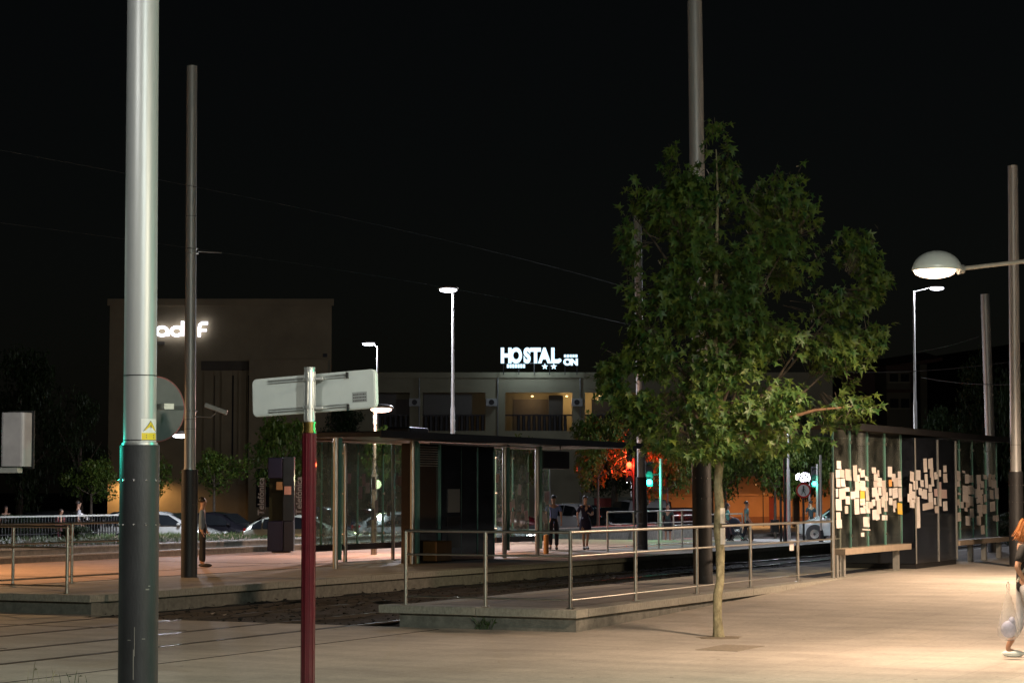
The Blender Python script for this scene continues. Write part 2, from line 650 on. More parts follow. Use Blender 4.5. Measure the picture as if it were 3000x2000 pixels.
# weeds
for (px, py, z, n, h, lab) in ((1425, 1842, 0, 45, .22, 'small tuft of green weeds at the foot of the near platform wall'),
                               (105, 1998, 0, 6, .34, 'thin dry stalks of weeds in the bottom left corner'),
                               (205, 2000, 0, 5, .18, 'low straw coloured weeds beside the big pole foot')):
    P = G(px, min(py, 1998), z)
    w_ = MB()
    for i in range(n):
        x, y = random.gauss(0, .10), random.gauss(0, .04)
        hh = h * random.uniform(.4, 1)
        dx, dy = random.gauss(0, .3) * hh, random.gauss(0, .3) * hh
        w_.add([(x - .004, y, 0), (x + .004, y, 0), (x + dx * .5, y + dy * .5, hh * .7), (x + dx, y + dy, hh)], [(0, 1, 2), (1, 3, 2)])
        if i % 3 == 0:
            w_.add([(x + dx * .5, y + dy * .5, hh * .5), (x + dx * .5 + .05, y + dy, hh * .55), (x + dx * .5 + .02, y + dy + .02, hh * .62)], [(0, 1, 2)])
    o = w_.build('weeds', M_grass if h < .3 else mat('dry stalks', (.30, .27, .18), .9))
    o.location = P
    tag(o, lab, 'weeds')


# ================================================================== TRAM POLES (catenary masts)
def mast(loc, top, r, r_s, zs, label, lean=(0, 0), rings=(), cap=True):
    t = thing('catenary_mast', label, 'pole', loc, 0, 'tall tramway masts', tilt=(R(lean[0]), R(lean[1])))
    MB().cyl(0, 0, 0, zs, r_s, 40).build('sleeve', M_poledark, t, True)
    MB().cyl(0, 0, zs - .02, top, r, 40, r * .93).build('shaft', M_polegrey, t, True)
    MB().cyl(0, 0, zs - .005, zs + .02, r + .012, 40).build('collar', M_alu, t, True)
    for z in rings:
        MB().tube([(0, 0, z), (0, 0, z + .008)], r + .004, 40).build('band', M_dark, t, True)
    for z in (zs - .32, zs - .72):
        for kx in range(10):
            a = 2 * math.pi * kx / 10 + .2
            MB().ball((math.cos(a) * r_s, math.sin(a) * r_s, z), .012, 6, 4).build('bolt', M_chrome, t)
    return t


dP = 20.0
pb = D(411, HY, dP)
big = mast((pb.x, pb.y, 0), 10.8, .150, .180, 2.56, 'thick pale grey mast in front of everything, with a yellow warning sticker', lean=(0, -0.22),
           rings=(2.60, 3.19))
# warning sticker wraps round the mast
zt, zb = 2.15 + (1435 - 1228) / 320, 2.15 + (1435 - 1293) / 320


def wrap(a0, a1, z0, z1, r, m, name, parent, n=6):
    vs, fs = [], []
    for i in range(n + 1):
        a = a0 + (a1 - a0) * i / n
        for z in (z0, z1):
            vs.append((r * math.cos(a), r * math.sin(a), z))
    for i in range(n):
        fs.append((2 * i, 2 * i + 2, 2 * i + 3, 2 * i + 1))
    o = MB().add(vs, fs).build(name, m, parent)
    sm = o.modifiers.new('thickness', 'SOLIDIFY')
    sm.thickness = .001
    return o


stk = wrap(R(-76), R(-10), zb, zt, .153, M_white, 'warning_sticker', big)
wrap(R(-74), R(-12), zb + .012, zb + .075, .1545, mat('sticker yellow', (.75, .58, .02), .5, var=0), 'caption_band', stk)
ang = lambda s: R(-76 + 66 * s)


def wtri(pts, r, m, name):
    vs = [(r * math.cos(ang(s)), r * math.sin(ang(s)), z) for s, z in pts]
    n = len(vs)
    MB().add(vs + [tuple(Vector(v) * 1.0) for v in []], [tuple(range(n))]).build(name, m, stk)


zc = zb + .09
MY = MATS['sticker yellow']
for k_ in range(4):                        # triangle built in bands so it follows the curve
    f0, f1 = k_ / 4, (k_ + 1) / 4
    for (ins, rr, mm, nm) in ((0, .1565, M_ink, 'warning_triangle'), (.13, .1580, MY, 'triangle_field')):
        w0, w1 = (1 - f0) * .42 * (1 - ins), (1 - f1) * .42 * (1 - ins)
        h = .098
        za, zb_ = zc + h * (f0 * (1 - ins * 1.3)) + ins * .05, zc + h * (f1 * (1 - ins * 1.3)) + ins * .05
        wtri([(.52 - w0, za), (.52 + w0, za), (.52 + w1, zb_), (.52 - w1, zb_)], rr, mm, nm)
bolt = [(.55, zc + .068), (.47, zc + .038), (.52, zc + .040), (.50, zc + .014), (.58, zc + .047), (.54, zc + .045)]
wtri(bolt, .1590, M_ink, 'lightning_bolt')
for i_ in range(2):
    wtri([(.25, zb + .028 + i_ * .02), (.75, zb + .028 + i_ * .02), (.75, zb + .038 + i_ * .02), (.25, zb + .038 + i_ * .02)], .1562, M_ink, 'caption_line')
# chipped paint line and scuffs on the sleeve
for (aa, z0, z1, w) in ((-95, .45, .72, .008), (-92, .66, .92, .006), (-60, 1.25, 1.262, .035), (-52, 1.28, 1.29, .02), (-112, .80, .806, .03), (-70, .81, .816, .03)):
    wrap(R(aa), R(aa) + w / .18, z0, z1, .1815, mat('scuffed paint', (.20, .19, .17), .8), 'scuff', big, 3)

p2 = G(554, 1690, PZ)
mast(p2, 8.8 + 2.35 - PZ, .118, .172, 2.25, 'dull grey mast on the far platform, just right of the thick pale mast', lean=(0, -.25), rings=(3.1, 3.3, 7.6))
p3 = G(2060, 1709, PZ)
mast(p3, 11.5, .155, .19, 2.38, 'grey mast rising behind the plane tree, out of the top of the picture', lean=(0, -.5))
p4 = G(1882, 1609, PZ)
mast(p4, 10.4, .125, .167, 2.22, 'slim mast beside the green traffic light, left of the plane tree', lean=(0, -.6))
p6 = AB(33.7, 1.65, PZ)
mast(p6, 7.6, .14, .18, 2.2, 'light grey mast behind the notice covered glass shelter', lean=(0, -1.2))
p5 = D(2975, HY, 52.5)
mast((p5.x, p5.y, gz(20)), 9.65, .13, .17, 2.26, 'brownish mast at the right edge, behind the domed lamp arm', lean=(0, .35), rings=(2.9,))


# overhead wires
def wire(p, q, r, sag, label, m=None):
    pts = []
    for i in range(25):
        t = i / 24
        pts.append(p.lerp(q, t) - Vector((0, 0, sag * 4 * t * (1 - t))))
    o = MB().tube(pts, r, 5).build('overhead_wire', m or M_dark)
    tag(o, label, 'wire', 'overhead tram wires')


M_wire = mat('wire', (.03, .03, .032), .6, .3, var=0)
wire(D(-20, 436, 34), D(1960, 880, 75), .006, -.25, 'upper overhead wire running down from the left edge past both masts', M_wire)
wire(D(-20, 650, 34), D(1960, 980, 80), .0045, -.25, 'lower fainter overhead wire across the dark sky', M_wire)
wire(D(2440, 1088, 70), D(3010, 1052, 64), .014, .15, 'overhead wire crossing in front of the houses on the right', M_wire)
wire(D(2700, 1105, 70), D(3010, 1124, 60), .012, .1, 'lowest overhead wire running to the right hand mast', M_wire)
wire(D(2690, 1030, 70), D(2870, 985, 66), .010, .05, 'short slanting overhead wire left of the grey mast', M_wire)
o = thing('bracket_arm', 'small bracket arm with wires on the dull grey mast', 'bracket', (p2.x, p2.y, 0))
zb2 = D(554, 737, p2.y).z
MB().tube([(.12, 0, zb2), (.62, .02, zb2 - .02)], .012, 6).build('arm', M_galv, o)
for dz in (-.05, .05):
    MB().tube([(0, 0, zb2 + dz), (0, 0, zb2 + dz + .02)], .135, 20).build('clamp', M_galv, o)
zb3 = D(554, 1222, p2.y).z
o = thing('tram_camera', 'dim surveillance camera on a short arm of the dull grey mast', 'camera', (p2.x, p2.y, 0))
for dz in (0, .11):
    MB().tube([(0, 0, zb3 + dz), (0, 0, zb3 + dz + .03)], .135, 20).build('clamp', M_galv, o)
MB().tube([(.1, 0, zb3 + .02), (.42, 0, zb3), (.52, 0, zb3 + .08)], .014, 6).build('arm', M_galv, o)
MB().box(-.28, .22, -.07, .07, -.05, .05, Matrix.Translation((.56, 0, zb3 + .17)) @ Matrix.Rotation(R(20), 4, 'Y')).build('housing', M_galv, o, bevel=.01)

# ================================================================== round traffic sign behind the big mast
pc = D(455, 1198, 20.35)
t = thing('round_traffic_sign', 'back of a round traffic sign half hidden behind the thick mast', 'sign', pc, R(38))
MB().tube([(0, -.008, 0), (0, .008, 0)], .30, 40).build('disc', mat('grey sign back', (.07, .072, .075), .5, .2), t, True)
MB().tube([(0, -.011, 0), (0, .014, 0)], .308, 40).build('rim', mat('dull red rim', (.16, .02, .02), .5), t, True)
MB().tube([(0, -.0125, 0), (0, -.010, 0)], .296, 40).build('disc_face', MATS['grey sign back'], t, True)
MB().box(-.26, .285, -.03, -.0126, -.0, .035).build('bracket', M_dark, t)
MB().box(-.10, .0, -.35, -.0135, -.012, .04).build('clamp', M_galv, t)

# ================================================================== street-name sign
ps = D(905, HY, 19.2)
t = thing('street_name_sign', 'back of a pale street name sign on a maroon post with brass collar', 'sign', (ps.x, ps.y, 0))
zz = lambda y: CH + (HY - y) * 19.2 / F
MB().cyl(0, 0, .0, zz(1268), .058, 24).build('post', M_maroon, t, True)
for k_ in range(10):
    a = 2 * math.pi * k_ / 10
    MB().tube([(math.cos(a) * .058, math.sin(a) * .058, .3), (math.cos(a) * .058, math.sin(a) * .058, zz(1272))], .0055, 6).build('flute', M_maroon, t, True)
MB().cyl(0, 0, .0, .3, .085, 24).build('foot', M_maroon, t, True)
cm = MB()
for z0, z1, r in ((zz(1268), zz(1262), .066), (zz(1262), zz(1242), .058), (zz(1242), zz(1236), .064)):
    cm.cyl(0, 0, z0, z1, r, 28)
cm.build('collar', M_brass, t, True)
MB().cyl(0, 0, zz(1236), zz(1082), .046, 24).build('upper_post', M_alu, t, True)
MB().cyl(0, 0, zz(1082), zz(1076), .050, 24).build('cap', M_galv, t, True)
for k_ in range(6):
    a = 2 * math.pi * k_ / 6 + .3
    MB().tube([(math.cos(a) * .046, math.sin(a) * .046, zz(1230)), (math.cos(a) * .046, math.sin(a) * .046, zz(1090))], .005, 6).build('flute', M_alu, t, True)
PM = Matrix.Translation((.045, .085, zz(1155))) @ Matrix.Rotation(R(40), 4, 'Z') @ Matrix.Rotation(R(-3.2), 4, 'Y')
PM = Matrix.Translation((.018, .10, zz(1151))) @ Matrix.Rotation(R(-33), 4, 'Z') @ Matrix.Rotation(R(-2.3), 4, 'Y')
hw, hh, rr = .69, .170, .05


def rrect(x0, x1, z0, z1, r, seg=5):
    pts = []
    for cx, cz, a0 in ((x1 - r, z1 - r, 0), (x0 + r, z1 - r, 90), (x0 + r, z0 + r, 180), (x1 - r, z0 + r, 270)):
        for i in range(seg + 1):
            a = R(a0 + 90 * i / seg)
            pts.append((cx + r * math.cos(a), cz + r * math.sin(a)))
    return pts


XZ = Matrix.Rotation(R(90), 4, 'X')        # prism drawn in x-z
MB().prism(rrect(-hw, hw, -hh, hh, rr), -.045, .0, XZ).build('panel', M_panel, t, M=PM, bevel=.008)
MB().prism(rrect(-hw + .014, hw - .014, -hh + .014, hh - .014, rr - .012), .0, .003, XZ).build('back_plate', mat('sign back plate', (.64, .68, .65), .6, var=.06, scale=3), t, M=PM)
for s_ in (-1, 1):
    for j_, (dz, th) in enumerate(((0, .007), (-.022, .004))):
        MB().box(-.50, .40, -.013, -.0035, s_ * (hh - .03) + dz * s_ - th * .6, s_ * (hh - .03) + dz * s_ + th * .6).build('mounting_rail', M_alu, t, M=PM)
    MB().box(.395, .405, -.03, -.003, s_ * (hh - .03) - .035, s_ * (hh - .03) + .02).build('end_stop', M_dark, t, M=PM)
    MB().cyl(0, 0, zz(1152 - s_ * 40) - .014, zz(1152 - s_ * 40) + .014, .057, 24).build('clamp', M_alu, t, True)
    MB().box(.03, .12, -.03, .03, zz(1152 - s_ * 43) - .012, zz(1152 - s_ * 43) + .012).build('clamp_lug', M_alu, t, bevel=.004)
lb = MB().box(.44, .60, -.0045, -.0032, -hh + .06, -hh + .15).build('maker_label', mat('label grey', (.34, .36, .35), .7), t, M=PM)
ln = MB()
for r_i in range(3):
    x = .45
    while x < .585:
        w_ = random.uniform(.006, .02)
        ln.box(x, min(x + w_, .59), -.0055, -.0045, -hh + .07 + r_i * .026, -hh + .082 + r_i * .026)
        x += w_ + .006
ln.build('print', M_ink, lb)

# ================================================================== traffic signal at the left edge, seen from behind
pt = D(45, 1287, 20.4)
t = thing('traffic_signal', 'back of a grey traffic light housing at the left edge of the picture', 'traffic light', (pt.x, pt.y, 0), R(-14), 'traffic lights')
MB().rbox(-.118, .118, -.07, .12, pt.z - .25, pt.z + .25, .03).build('housing', mat('signal housing grey', (.30, .28, .29), .5, .1), t)
MB().box(-.13, .13, .12, .135, pt.z - .27, pt.z + .27).build('backing_board', M_black, t)
MB().tube([(-.0, .139, pt.z - .14), (-.0, .150, pt.z - .14)], .09, 20).build('green_lens', emat('green signal', (.02, 1, .62), 14), t)
for dz in (0, .15):
    MB().tube([(0, .137, pt.z + dz), (0, .145, pt.z + dz)], .075, 20).build('unlit_lens', M_black, t)
MB().box(-.5, .05, -.05, .05, pt.z - .31, pt.z - .26).build('bracket', M_galv, t)
MB().cyl(-.52, 0, 0, pt.z + .6, .05, 16).build('post', M_galv, t, True)
point(t, (-.1, .42, pt.z - .1), 26, (.03, 1, .72), .06, 'signal_light')


# ================================================================== RAILINGS
def railing(pts, z0s, label, H=1.17, group=None, low=.13, mid=.80, r=.030, flange=True, top_r=.025, name='guard_rail', posts=True):
    """pts: station coordinates of the posts"""
    o = thing(name, label, 'railing', M=ST, group=group)
    P = [Vector((a, b, z)) for (a, b), z in zip(pts, z0s)]
    if posts:
        for p in P:
            MB().tube([p, p + Vector((0, 0, H - .01))], r, 12).build('post', M_steel, o, True)
            if flange:
                MB().tube([p + Vector((0, 0, .004)), p + Vector((0, 0, .014))], .07, 14).build('base_plate', M_steel, o, True)
    for h, rr_ in ((H, top_r), (mid, .017), (low, .015)):
        if h is None:
            continue
        MB().tube([p + Vector((0, 0, h)) for p in P], rr_, 10).build('handrail' if h == H else 'bar', M_steel, o, True)
    return o


zp = PZ + .004
railing([(.30, .24), (.30, 1.70), (.30, 3.12)], [zp] * 3, 'short steel railing across the end of the near platform', group='steel railings')
posts = [.30, 2.9, 5.7, 8.5, 11.3, 14.1]
railing([(a, .24) for a in posts], [zp] * 6, 'long steel railing along the near platform behind the plane tree', group='steel railings')
ql = ab(G(170, 1737, PZ))
railing([(1.0, 10.3), (1.0, 13.2), (1.0, 16.2), (1.0, 19.2)], [zp] * 4, 'steel railing across the near end of the far platform at the left edge', group='steel railings')
railing([(1.2, 12.85), (2.7, 12.85), (4.5, 12.85), (7.3, 12.85)], [zp] * 4, 'steel railing running along the far platform behind the thick mast', group='steel railings')
q1, q2 = ab(G(1779, 1616, PZ)), ab(G(2000, 1602, PZ))
bq = (q1.y + q2.y) / 2
railing([(q1.x + i * (q2.x - q1.x) / 3, bq) for i in range(5)], [zp] * 5, 'distant steel railing beyond the green traffic light', group='steel railings')
railing([(48.5 + i * 2.6, 17.6) for i in range(4)], [0] * 4, 'dim steel railing behind the couple with the pushchair', group='steel railings')
railing([(26.5 + i * 2.2, -1.0 - i * .9) for i in range(4)], [PZ] * 4, 'thin steel railing right of the notice covered shelter', group='steel railings')
# white notice on the far end of the near platform railing
q = PV(2327, 1597, .24)
o = MB().box(-.14, .12, .05, .054, -.10, .10).build('paper_notice', M_paper, M=ST @ Matrix.Translation((q.x, q.y, q.z)))
tag(o, 'small white notice tied to the long railing right of the tree', 'notice')

# picket fence beyond the lawn
t = thing('picket_fence', 'low iron picket fence behind the lawn, in front of the parked cars', 'fence', M=ST)
fa0, fa1, fb = 3.0, 31.0, 31.0
n_ = 0
x = fa0
while x < fa1:
    MB().box(x - .016, x + .016, fb - .016, fb + .016, .0, 1.32).build('picket', M_dark, t)
    x += .155
MB().box(fa0, fa1, fb - .02, fb + .02, 1.28, 1.33).build('top_bar', M_galv, t)
MB().box(fa0, fa1, fb - .018, fb + .018, .72, .75).build('bottom_bar', M_dark, t)


# ================================================================== SHELTERS
def glass_panel(par, a0, a1, b, z0, z1, th=.02, edge=.012, em=None, gm=None):
    g_ = MB().box(a0 + edge, a1 - edge, b - th / 2, b + th / 2, z0, z1).build('glass_panel', gm or M_glass, par)
    for x0, x1 in ((a0, a0 + edge), (a1 - edge, a1)):
        MB().box(x0, x1, b - th / 2 - .008, b + th / 2 + .008, z0, z1).build('glass_edge', em or M_gedge, g_)
    for z in (z0 + .25, (z0 + z1) / 2, z1 - .25):
        MB().tube([(a0 + .02, b - .035, z), (a0 + .02, b + .03, z)], .032, 10).build('fitting', M_steel, g_, True)
    return g_


def column(par, a, b, z0, z1, r=.05):
    return MB().cyl(a, b, z0, z1, r, 16).build('column', M_steel, par, True)


# --- right shelter, on the line of the near railing
BF = .22
RS = thing('tram_shelter', 'glass tram shelter at right, covered in many paper notices', 'shelter', M=ST, group='glass tram shelters')
pa = lambda px: PV(px, 1500, BF).x
ZT = 3.42
edges = [2440, 2491, 2542, 2593, 2642]
ea = [pa(x) for x in edges]
panels = []
for i in range(4):
    panels.append(glass_panel(RS, ea[i] + .02, ea[i + 1] - .02, BF, .93, ZT))
ec = [pa(x) for x in (2786, 2812, 2850, 2889, 2922)]
for i in range(4):
    panels.append(glass_panel(RS, ec[i] + .02, ec[i + 1] - .02, BF, .93, ZT))
# lower beam / bench lath and short legs
MB().box(ea[0] + .15, ea[4], BF - .22, BF + .10, .80, .93).build('bench_beam', mat('bench beam', (.42, .34, .26), .5, .2), RS, bevel=.01)
MB().box(ec[0], ec[4] + .5, BF - .22, BF + .10, .78, .90).build('bench_beam', MATS['bench beam'], RS, bevel=.01)
for a in (ea[0] + .12, ea[0] + .6, ea[3] + .85, ec[2] - .3, ec[3] - .3, ec[4] + .1):
    MB().box(a - .07, a + .07, BF - .06, BF + .06, PZ, .80).build('leg', M_galv, RS)
column(RS, ea[0] - .03, BF, PZ, ZT - .9, .045)
# back row, two metres behind
BB = 2.35
a0b = PV(2462, 1500, BB).x
for i in range(4):
    panels.append(glass_panel(RS, a0b + .2 + i * 1.75, a0b + 1.75 + i * 1.75, BB, .93, ZT))
for i in range(4):
    a = a0b + i * 5.0
    column(RS, a, BB - .15, PZ, ZT, .06)
# dark glass cabinet in the middle
ca0, ca1 = pa(2660), pa(2781)
cab = MB().box(ca0, ca1, BF - .18, BB - .35, PZ + .12, 3.36).build('dark_cabinet', M_gloss, RS)
MB().box(ca0 + .02, ca1 - .02, BF - .16, BB - .37, PZ, PZ + .12).build('plinth', M_dark, cab)
for a in (ca0, (ca0 + ca1) / 2 + .15, ca1):
    MB().box(a - .025, a + .025, BF - .20, BF - .182, PZ + .12, 3.36).build('cabinet_trim', M_galv, cab)
# roof
rf0, rf1 = pa(2530) - 1.2, pa(2922) + .5
MB().box(ea[1] - .3, rf1, BF - .30, BB + .3, ZT + .02, ZT + .11).build('roof', M_roofbr, RS, bevel=.02)
MB().box(ea[1] - .32, rf1 + .02, BF - .33, BF - .302, ZT, ZT + .14).build('roof_fascia', M_dark, RS)

# notices: outlines read off the glass, in metres on the plane b = BF
N1 = [(298, 112, 370, 248), (282, 262, 357, 402), (360, 262, 430, 402), (443, 255, 545, 445), (292, 415, 362, 558), (370, 415, 440, 552), (285, 585, 325, 728),
      (340, 580, 450, 765), (440, 560, 515, 635), (450, 712, 522, 850), (282, 760, 380, 955), (437, 878, 492, 1008), (290, 985, 365, 1120), (292, 1110, 385, 1255),
      (577, 188, 645, 450), (668, 240, 715, 305), (700, 268, 775, 390), (780, 375, 838, 448), (610, 455, 678, 600), (610, 590, 680, 742), (650, 350, 690, 470),
      (600, 758, 680, 1020), (697, 450, 785, 620), (790, 560, 848, 785), (795, 800, 860, 1000), (700, 905, 790, 1005), (748, 1065, 852, 1235), (735, 1268, 870, 1292),
      (712, 1330, 768, 1400), (895, 222, 965, 325), (990, 270, 1020, 380), (930, 335, 1000, 450), (985, 400, 1065, 550), (925, 455, 1010, 560), (900, 565, 985, 725), (1003, 558, 1058, 700),
      (1068, 445, 1135, 695), (895, 768, 955, 880), (980, 755, 1048, 1010), (1058, 725, 1110, 900), (1100, 752, 1155, 975), (905, 940, 1000, 1110), (960, 985, 1025, 1115),
      (1068, 1035, 1160, 1120), (1168, 210, 1240, 385), (1235, 330, 1300, 462), (1338, 290, 1395, 425), (1342, 430, 1400, 552), (1190, 578, 1235, 705),
      (1245, 572, 1335, 745), (1350, 575, 1410, 800), (1188, 738, 1248, 862), (1258, 785, 1315, 920), (1260, 910, 1290, 980)]
Y1 = [(700, 625, 775, 850, 'y'), (1335, 830, 1415, 1020, 'y'), (1185, 435, 1235, 545, 'o'), (750, 870, 790, 920, 'w')]
N2 = [(95, 295, 162, 465), (197, 270, 272, 440), (322, 72, 380, 305), (405, 72, 482, 240), (435, 225, 490, 400), (455, 380, 498, 545), (345, 335, 392, 455), (350, 440, 398, 575),
      (80, 500, 132, 740), (150, 450, 225, 600), (268, 440, 325, 555), (412, 515, 465, 640), (505, 305, 545, 425), (540, 340, 565, 420), (570, 265, 620, 378), (662, 190, 715, 305), (660, 328, 725, 480),
      (120, 630, 195, 750), (240, 572, 300, 695), (315, 595, 382, 760), (408, 650, 480, 815), (185, 730, 258, 990), (190, 985, 268, 1255), (85, 765, 112, 880),
      (310, 825, 492, 940), (500, 740, 535, 860), (515, 880, 575, 1000), (655, 800, 728, 960), (575, 590, 630, 760), (585, 750, 628, 880), (765, 285, 805, 390), (825, 258, 880, 430),
      (885, 285, 950, 445), (790, 445, 838, 560), (872, 455, 940, 550), (760, 540, 840, 640), (770, 630, 815, 760), (822, 635, 868, 750), (800, 765, 850, 985), (888, 765, 938, 865), (880, 990, 960, 1140), (905, 650, 950, 690),
      (1030, 340, 1095, 495), (1100, 355, 1172, 480), (985, 280, 1030, 320), (990, 535, 1080, 690), (1085, 530, 1170, 680), (990, 690, 1090, 815), (1095, 715, 1175, 880), (1020, 905, 1070, 970),
      (1115, 920, 1180, 1075), (1040, 1050, 1122, 1210), (1228, 350, 1300, 500), (1235, 500, 1290, 640), (1300, 455, 1350, 570), (1200, 590, 1290, 740), (1290, 600, 1340, 680), (1225, 745, 1290, 830), (1285, 700, 1330, 845), (1345, 350, 1405, 425), (1335, 860, 1405, 1010),
      (1265, 895, 1325, 1060), (1228, 1050, 1300, 1205), (1300, 1208, 1362, 1360), (1350, 680, 1395, 810), (1430, 340, 1478, 550), (1492, 348, 1535, 450), (1525, 445, 1565, 570), (1540, 570, 1600, 760), (1455, 805, 1540, 970),
      (1505, 1040, 1545, 1130), (1550, 1035, 1602, 1138)]
Y2 = [(1452, 605, 1512, 760, 'c'), (505, 590, 560, 715, 'm'), (632, 600, 720, 750, 'm'), (575, 470, 625, 600, 'm')]
random.seed(11)


def notice(r, ox, oy, kind=None):
    x0, y0, x1, y1 = [v / 5.807 for v in r[:4]]
    cx, cy = ox + (x0 + x1) / 2, oy + (y0 + y1) / 2
    front = 2658 < cx < 2783
    b = (BF - .182) if front else BF - .012
    b -= random.uniform(.001, .006)
    p = PV(cx, cy, b)
    p0, p1 = PV(ox + x0, cy, b), PV(ox + x1, cy, b)
    w = abs(p1.x - p0.x) / 2
    h = abs(PV(cx, oy + y0, b).z - PV(cx, oy + y1, b).z) / 2
    m_ = {'y': M_yellow, 'o': M_orangep, 'c': M_paper2, 'm': M_mauve, 'w': M_paper}[kind] if kind else random.choice((M_paper, M_paper, M_paper2, mat('aged paper notice', (.50, .45, .42), .85, var=.08, scale=30), mat('bright paper notice', (.70, .66, .64), .85, var=.05, scale=30)))
    vs = []
    curl = random.uniform(-.012, .012)
    for k in range(3):
        for s in (-1, 1):
            vs.append((s * w, -abs(curl) * (1 if k == 0 else 0) , -h + h * k))
    o = MB().add(vs, [(0, 1, 3, 2), (2, 3, 5, 4)]).build('paper_notice', m_, RS)
    o.location = p
    o.rotation_euler = (0, R(random.gauss(0, 2.2)), 0)
    sm = o.modifiers.new('thickness', 'SOLIDIFY')
    sm.thickness = .001
    if random.random() < .55 and h > .1:
        l_ = MB()
        n = int(h * 2 / .045) - 2
        for i in range(max(1, n)):
            wx = w * random.uniform(.3, .8)
            l_.box(-w * .8, -w * .8 + wx * 1.6, -.003, -.0012, h - .06 - i * .045, h - .05 - i * .045)
        l_.build('print', mat('faded print', (.52, .46, .40), .8, var=0), o)


for r in N1:
    notice(r, 2400, 1330)
for r in Y1:
    notice(r, 2400, 1330, r[4])
for r in N2:
    notice(r, 2650, 1330)
for r in Y2:
    notice(r, 2650, 1330, r[4])

for x0, x1, n in ((2448, 2636, 8), (2664, 2776, 4), (2792, 2918, 7)):
    for i in range(n):
        x, y = random.uniform(x0, x1), random.gauss(1452, 24)
        w, h = random.uniform(5, 8), random.uniform(9, 13)
        notice(((x - w - 2400) * 5.807, (y - h - 1330) * 5.807, (x + w - 2400) * 5.807, (y + h - 1330) * 5.807), 2400, 1330)

# --- left shelter, on the far platform
LS = thing('tram_shelter', 'dark roofed glass tram shelter with cabinets on the far platform', 'shelter', M=ST, group='glass tram shelters')
BL = 12.3
BK = 14.6
la = lambda px, b=BL: PV(px, 1500, b).x
ZL = 3.37
for x0, x1 in ((905, 940), (942, 972), (1004, 1046), (1048, 1120), (1122, 1184), (1452, 1500), (1502, 1548), (1580, 1608)):
    glass_panel(LS, la(x0, BK), la(x1, BK), BK, .78, ZL - .03, gm=M_glass2)
MB().box(la(905, BK), la(1200, BK), BK - .06, BK + .06, .62, .78).build('sill_beam', M_dark, LS)
MB().box(la(1450, BK), la(1612, BK), BK - .06, BK + .06, .62, .78).build('sill_beam', M_dark, LS)
for px in (983, 1208, 1478, 1574):
    column(LS, la(px), BL, PZ, ZL, .065)
    MB().box(la(px) + .10, la(px) + .125, BL - .10, BL + .10, PZ + .2, ZL).build('glass_fin', M_gedge, LS)
for px in (1000, 1140):
    column(LS, la(px, BK), BK - .12, PZ, ZL, .05)
# ticket machine / cabinets
c0, c1, c2, c3 = la(1222), la(1286), la(1345), la(1446)
cb = MB().box(c0, c1, BL, BL + .45, PZ, ZL - .05).build('grilled_cabinet', mat('brown glossy cabinet', (.05, .035, .025), .12, 0, var=.2, spec=.8), LS)
for i in range(9):
    MB().box(c0 + .1, c1 - .1, BL - .02, BL - .002, ZL - .62 + i * .06, ZL - .60 + i * .06).build('louvre', M_galv, cb)
MB().box(c0 - .02, c0 + .05, BL - .05, BL - .003, PZ, ZL - .05).build('cabinet_edge', M_gedge, cb)
MB().box(c1 - .05, c1 + .02, BL - .05, BL - .003, PZ, ZL - .05).build('cabinet_edge', M_gedge, cb)
MB().box(c0 + .2, c1 - .15, BL - .45, BL - .05, PZ + .05, PZ + .55).build('bin', mat('ochre bin', (.20, .10, .03), .5), LS, bevel=.02)
cb2 = MB().box(c1 + .05, c2, BL - .06, BL + .45, PZ, ZL - .05).build('ticket_machine', M_gloss, LS)
MB().box(c1 + .35, c2 - .12, BL - .085, BL - .062, PZ + 1.25, PZ + 1.85).build('screen', mat('dim screen', (.14, .15, .15), .4, var=0), cb2)
MB().box(c1 + .35, c2 - .12, BL - .08, BL - .062, PZ + .35, PZ + .82).build('lower_panel', MATS['dim screen'], cb2)
MB().box(c1 + .30, c2 - .08, BL - .078, BL - .062, PZ + .9, PZ + 1.15).build('keypad', M_black, cb2)
cb3 = MB().box(c2 + .03, c3, BL - .02, BL + .35, PZ, ZL - .05).build('poster_cabinet', M_gloss, LS)
for a in (c2 + .04, (c2 + c3) / 2, c3 - .02):
    MB().box(a - .015, a + .015, BL - .04, BL - .022, PZ + .1, ZL - .1).build('cabinet_trim', M_gedge, cb3)
# hanging display
MB().box(la(1583), la(1660), BL - .1, BL + .25, 2.75, 3.25).build('display', M_black, LS, bevel=.02)
for px in (1590, 1650):
    MB().cyl(la(px), BL + .08, 3.2, 3.42, .02, 8).build('hanger', M_galv, LS)
# roof
MB().box(la(1112, BL - 1.1), la(1790), BL - 1.1, BL + 1.0, ZL + .02, ZL + .15).build('roof', M_dark, LS, bevel=.03)
MB().box(la(905, BK + .5), la(1612, BK), BL + 1.004, BK + .5, ZL + .02, ZL + .13).build('rear_roof', M_roofbr, LS, bevel=.02)
MB().box(la(1112, BL - 1.1) - .02, la(1790) + .02, BL - 1.14, BL - 1.102, ZL, ZL + .17).build('roof_fascia', M_dark, LS)
MB().box(la(1092, BK), la(1150, BK), BL + 1.2, BL + 1.9, ZL + .19, ZL + .42).build('roof_box', M_dark, LS, bevel=.05)
MB().tube([(la(1235), BL - .25, ZL - .05), (la(1545), BL - .25, ZL - .05)], .02, 8).build('under_roof_rail', M_steel, LS)
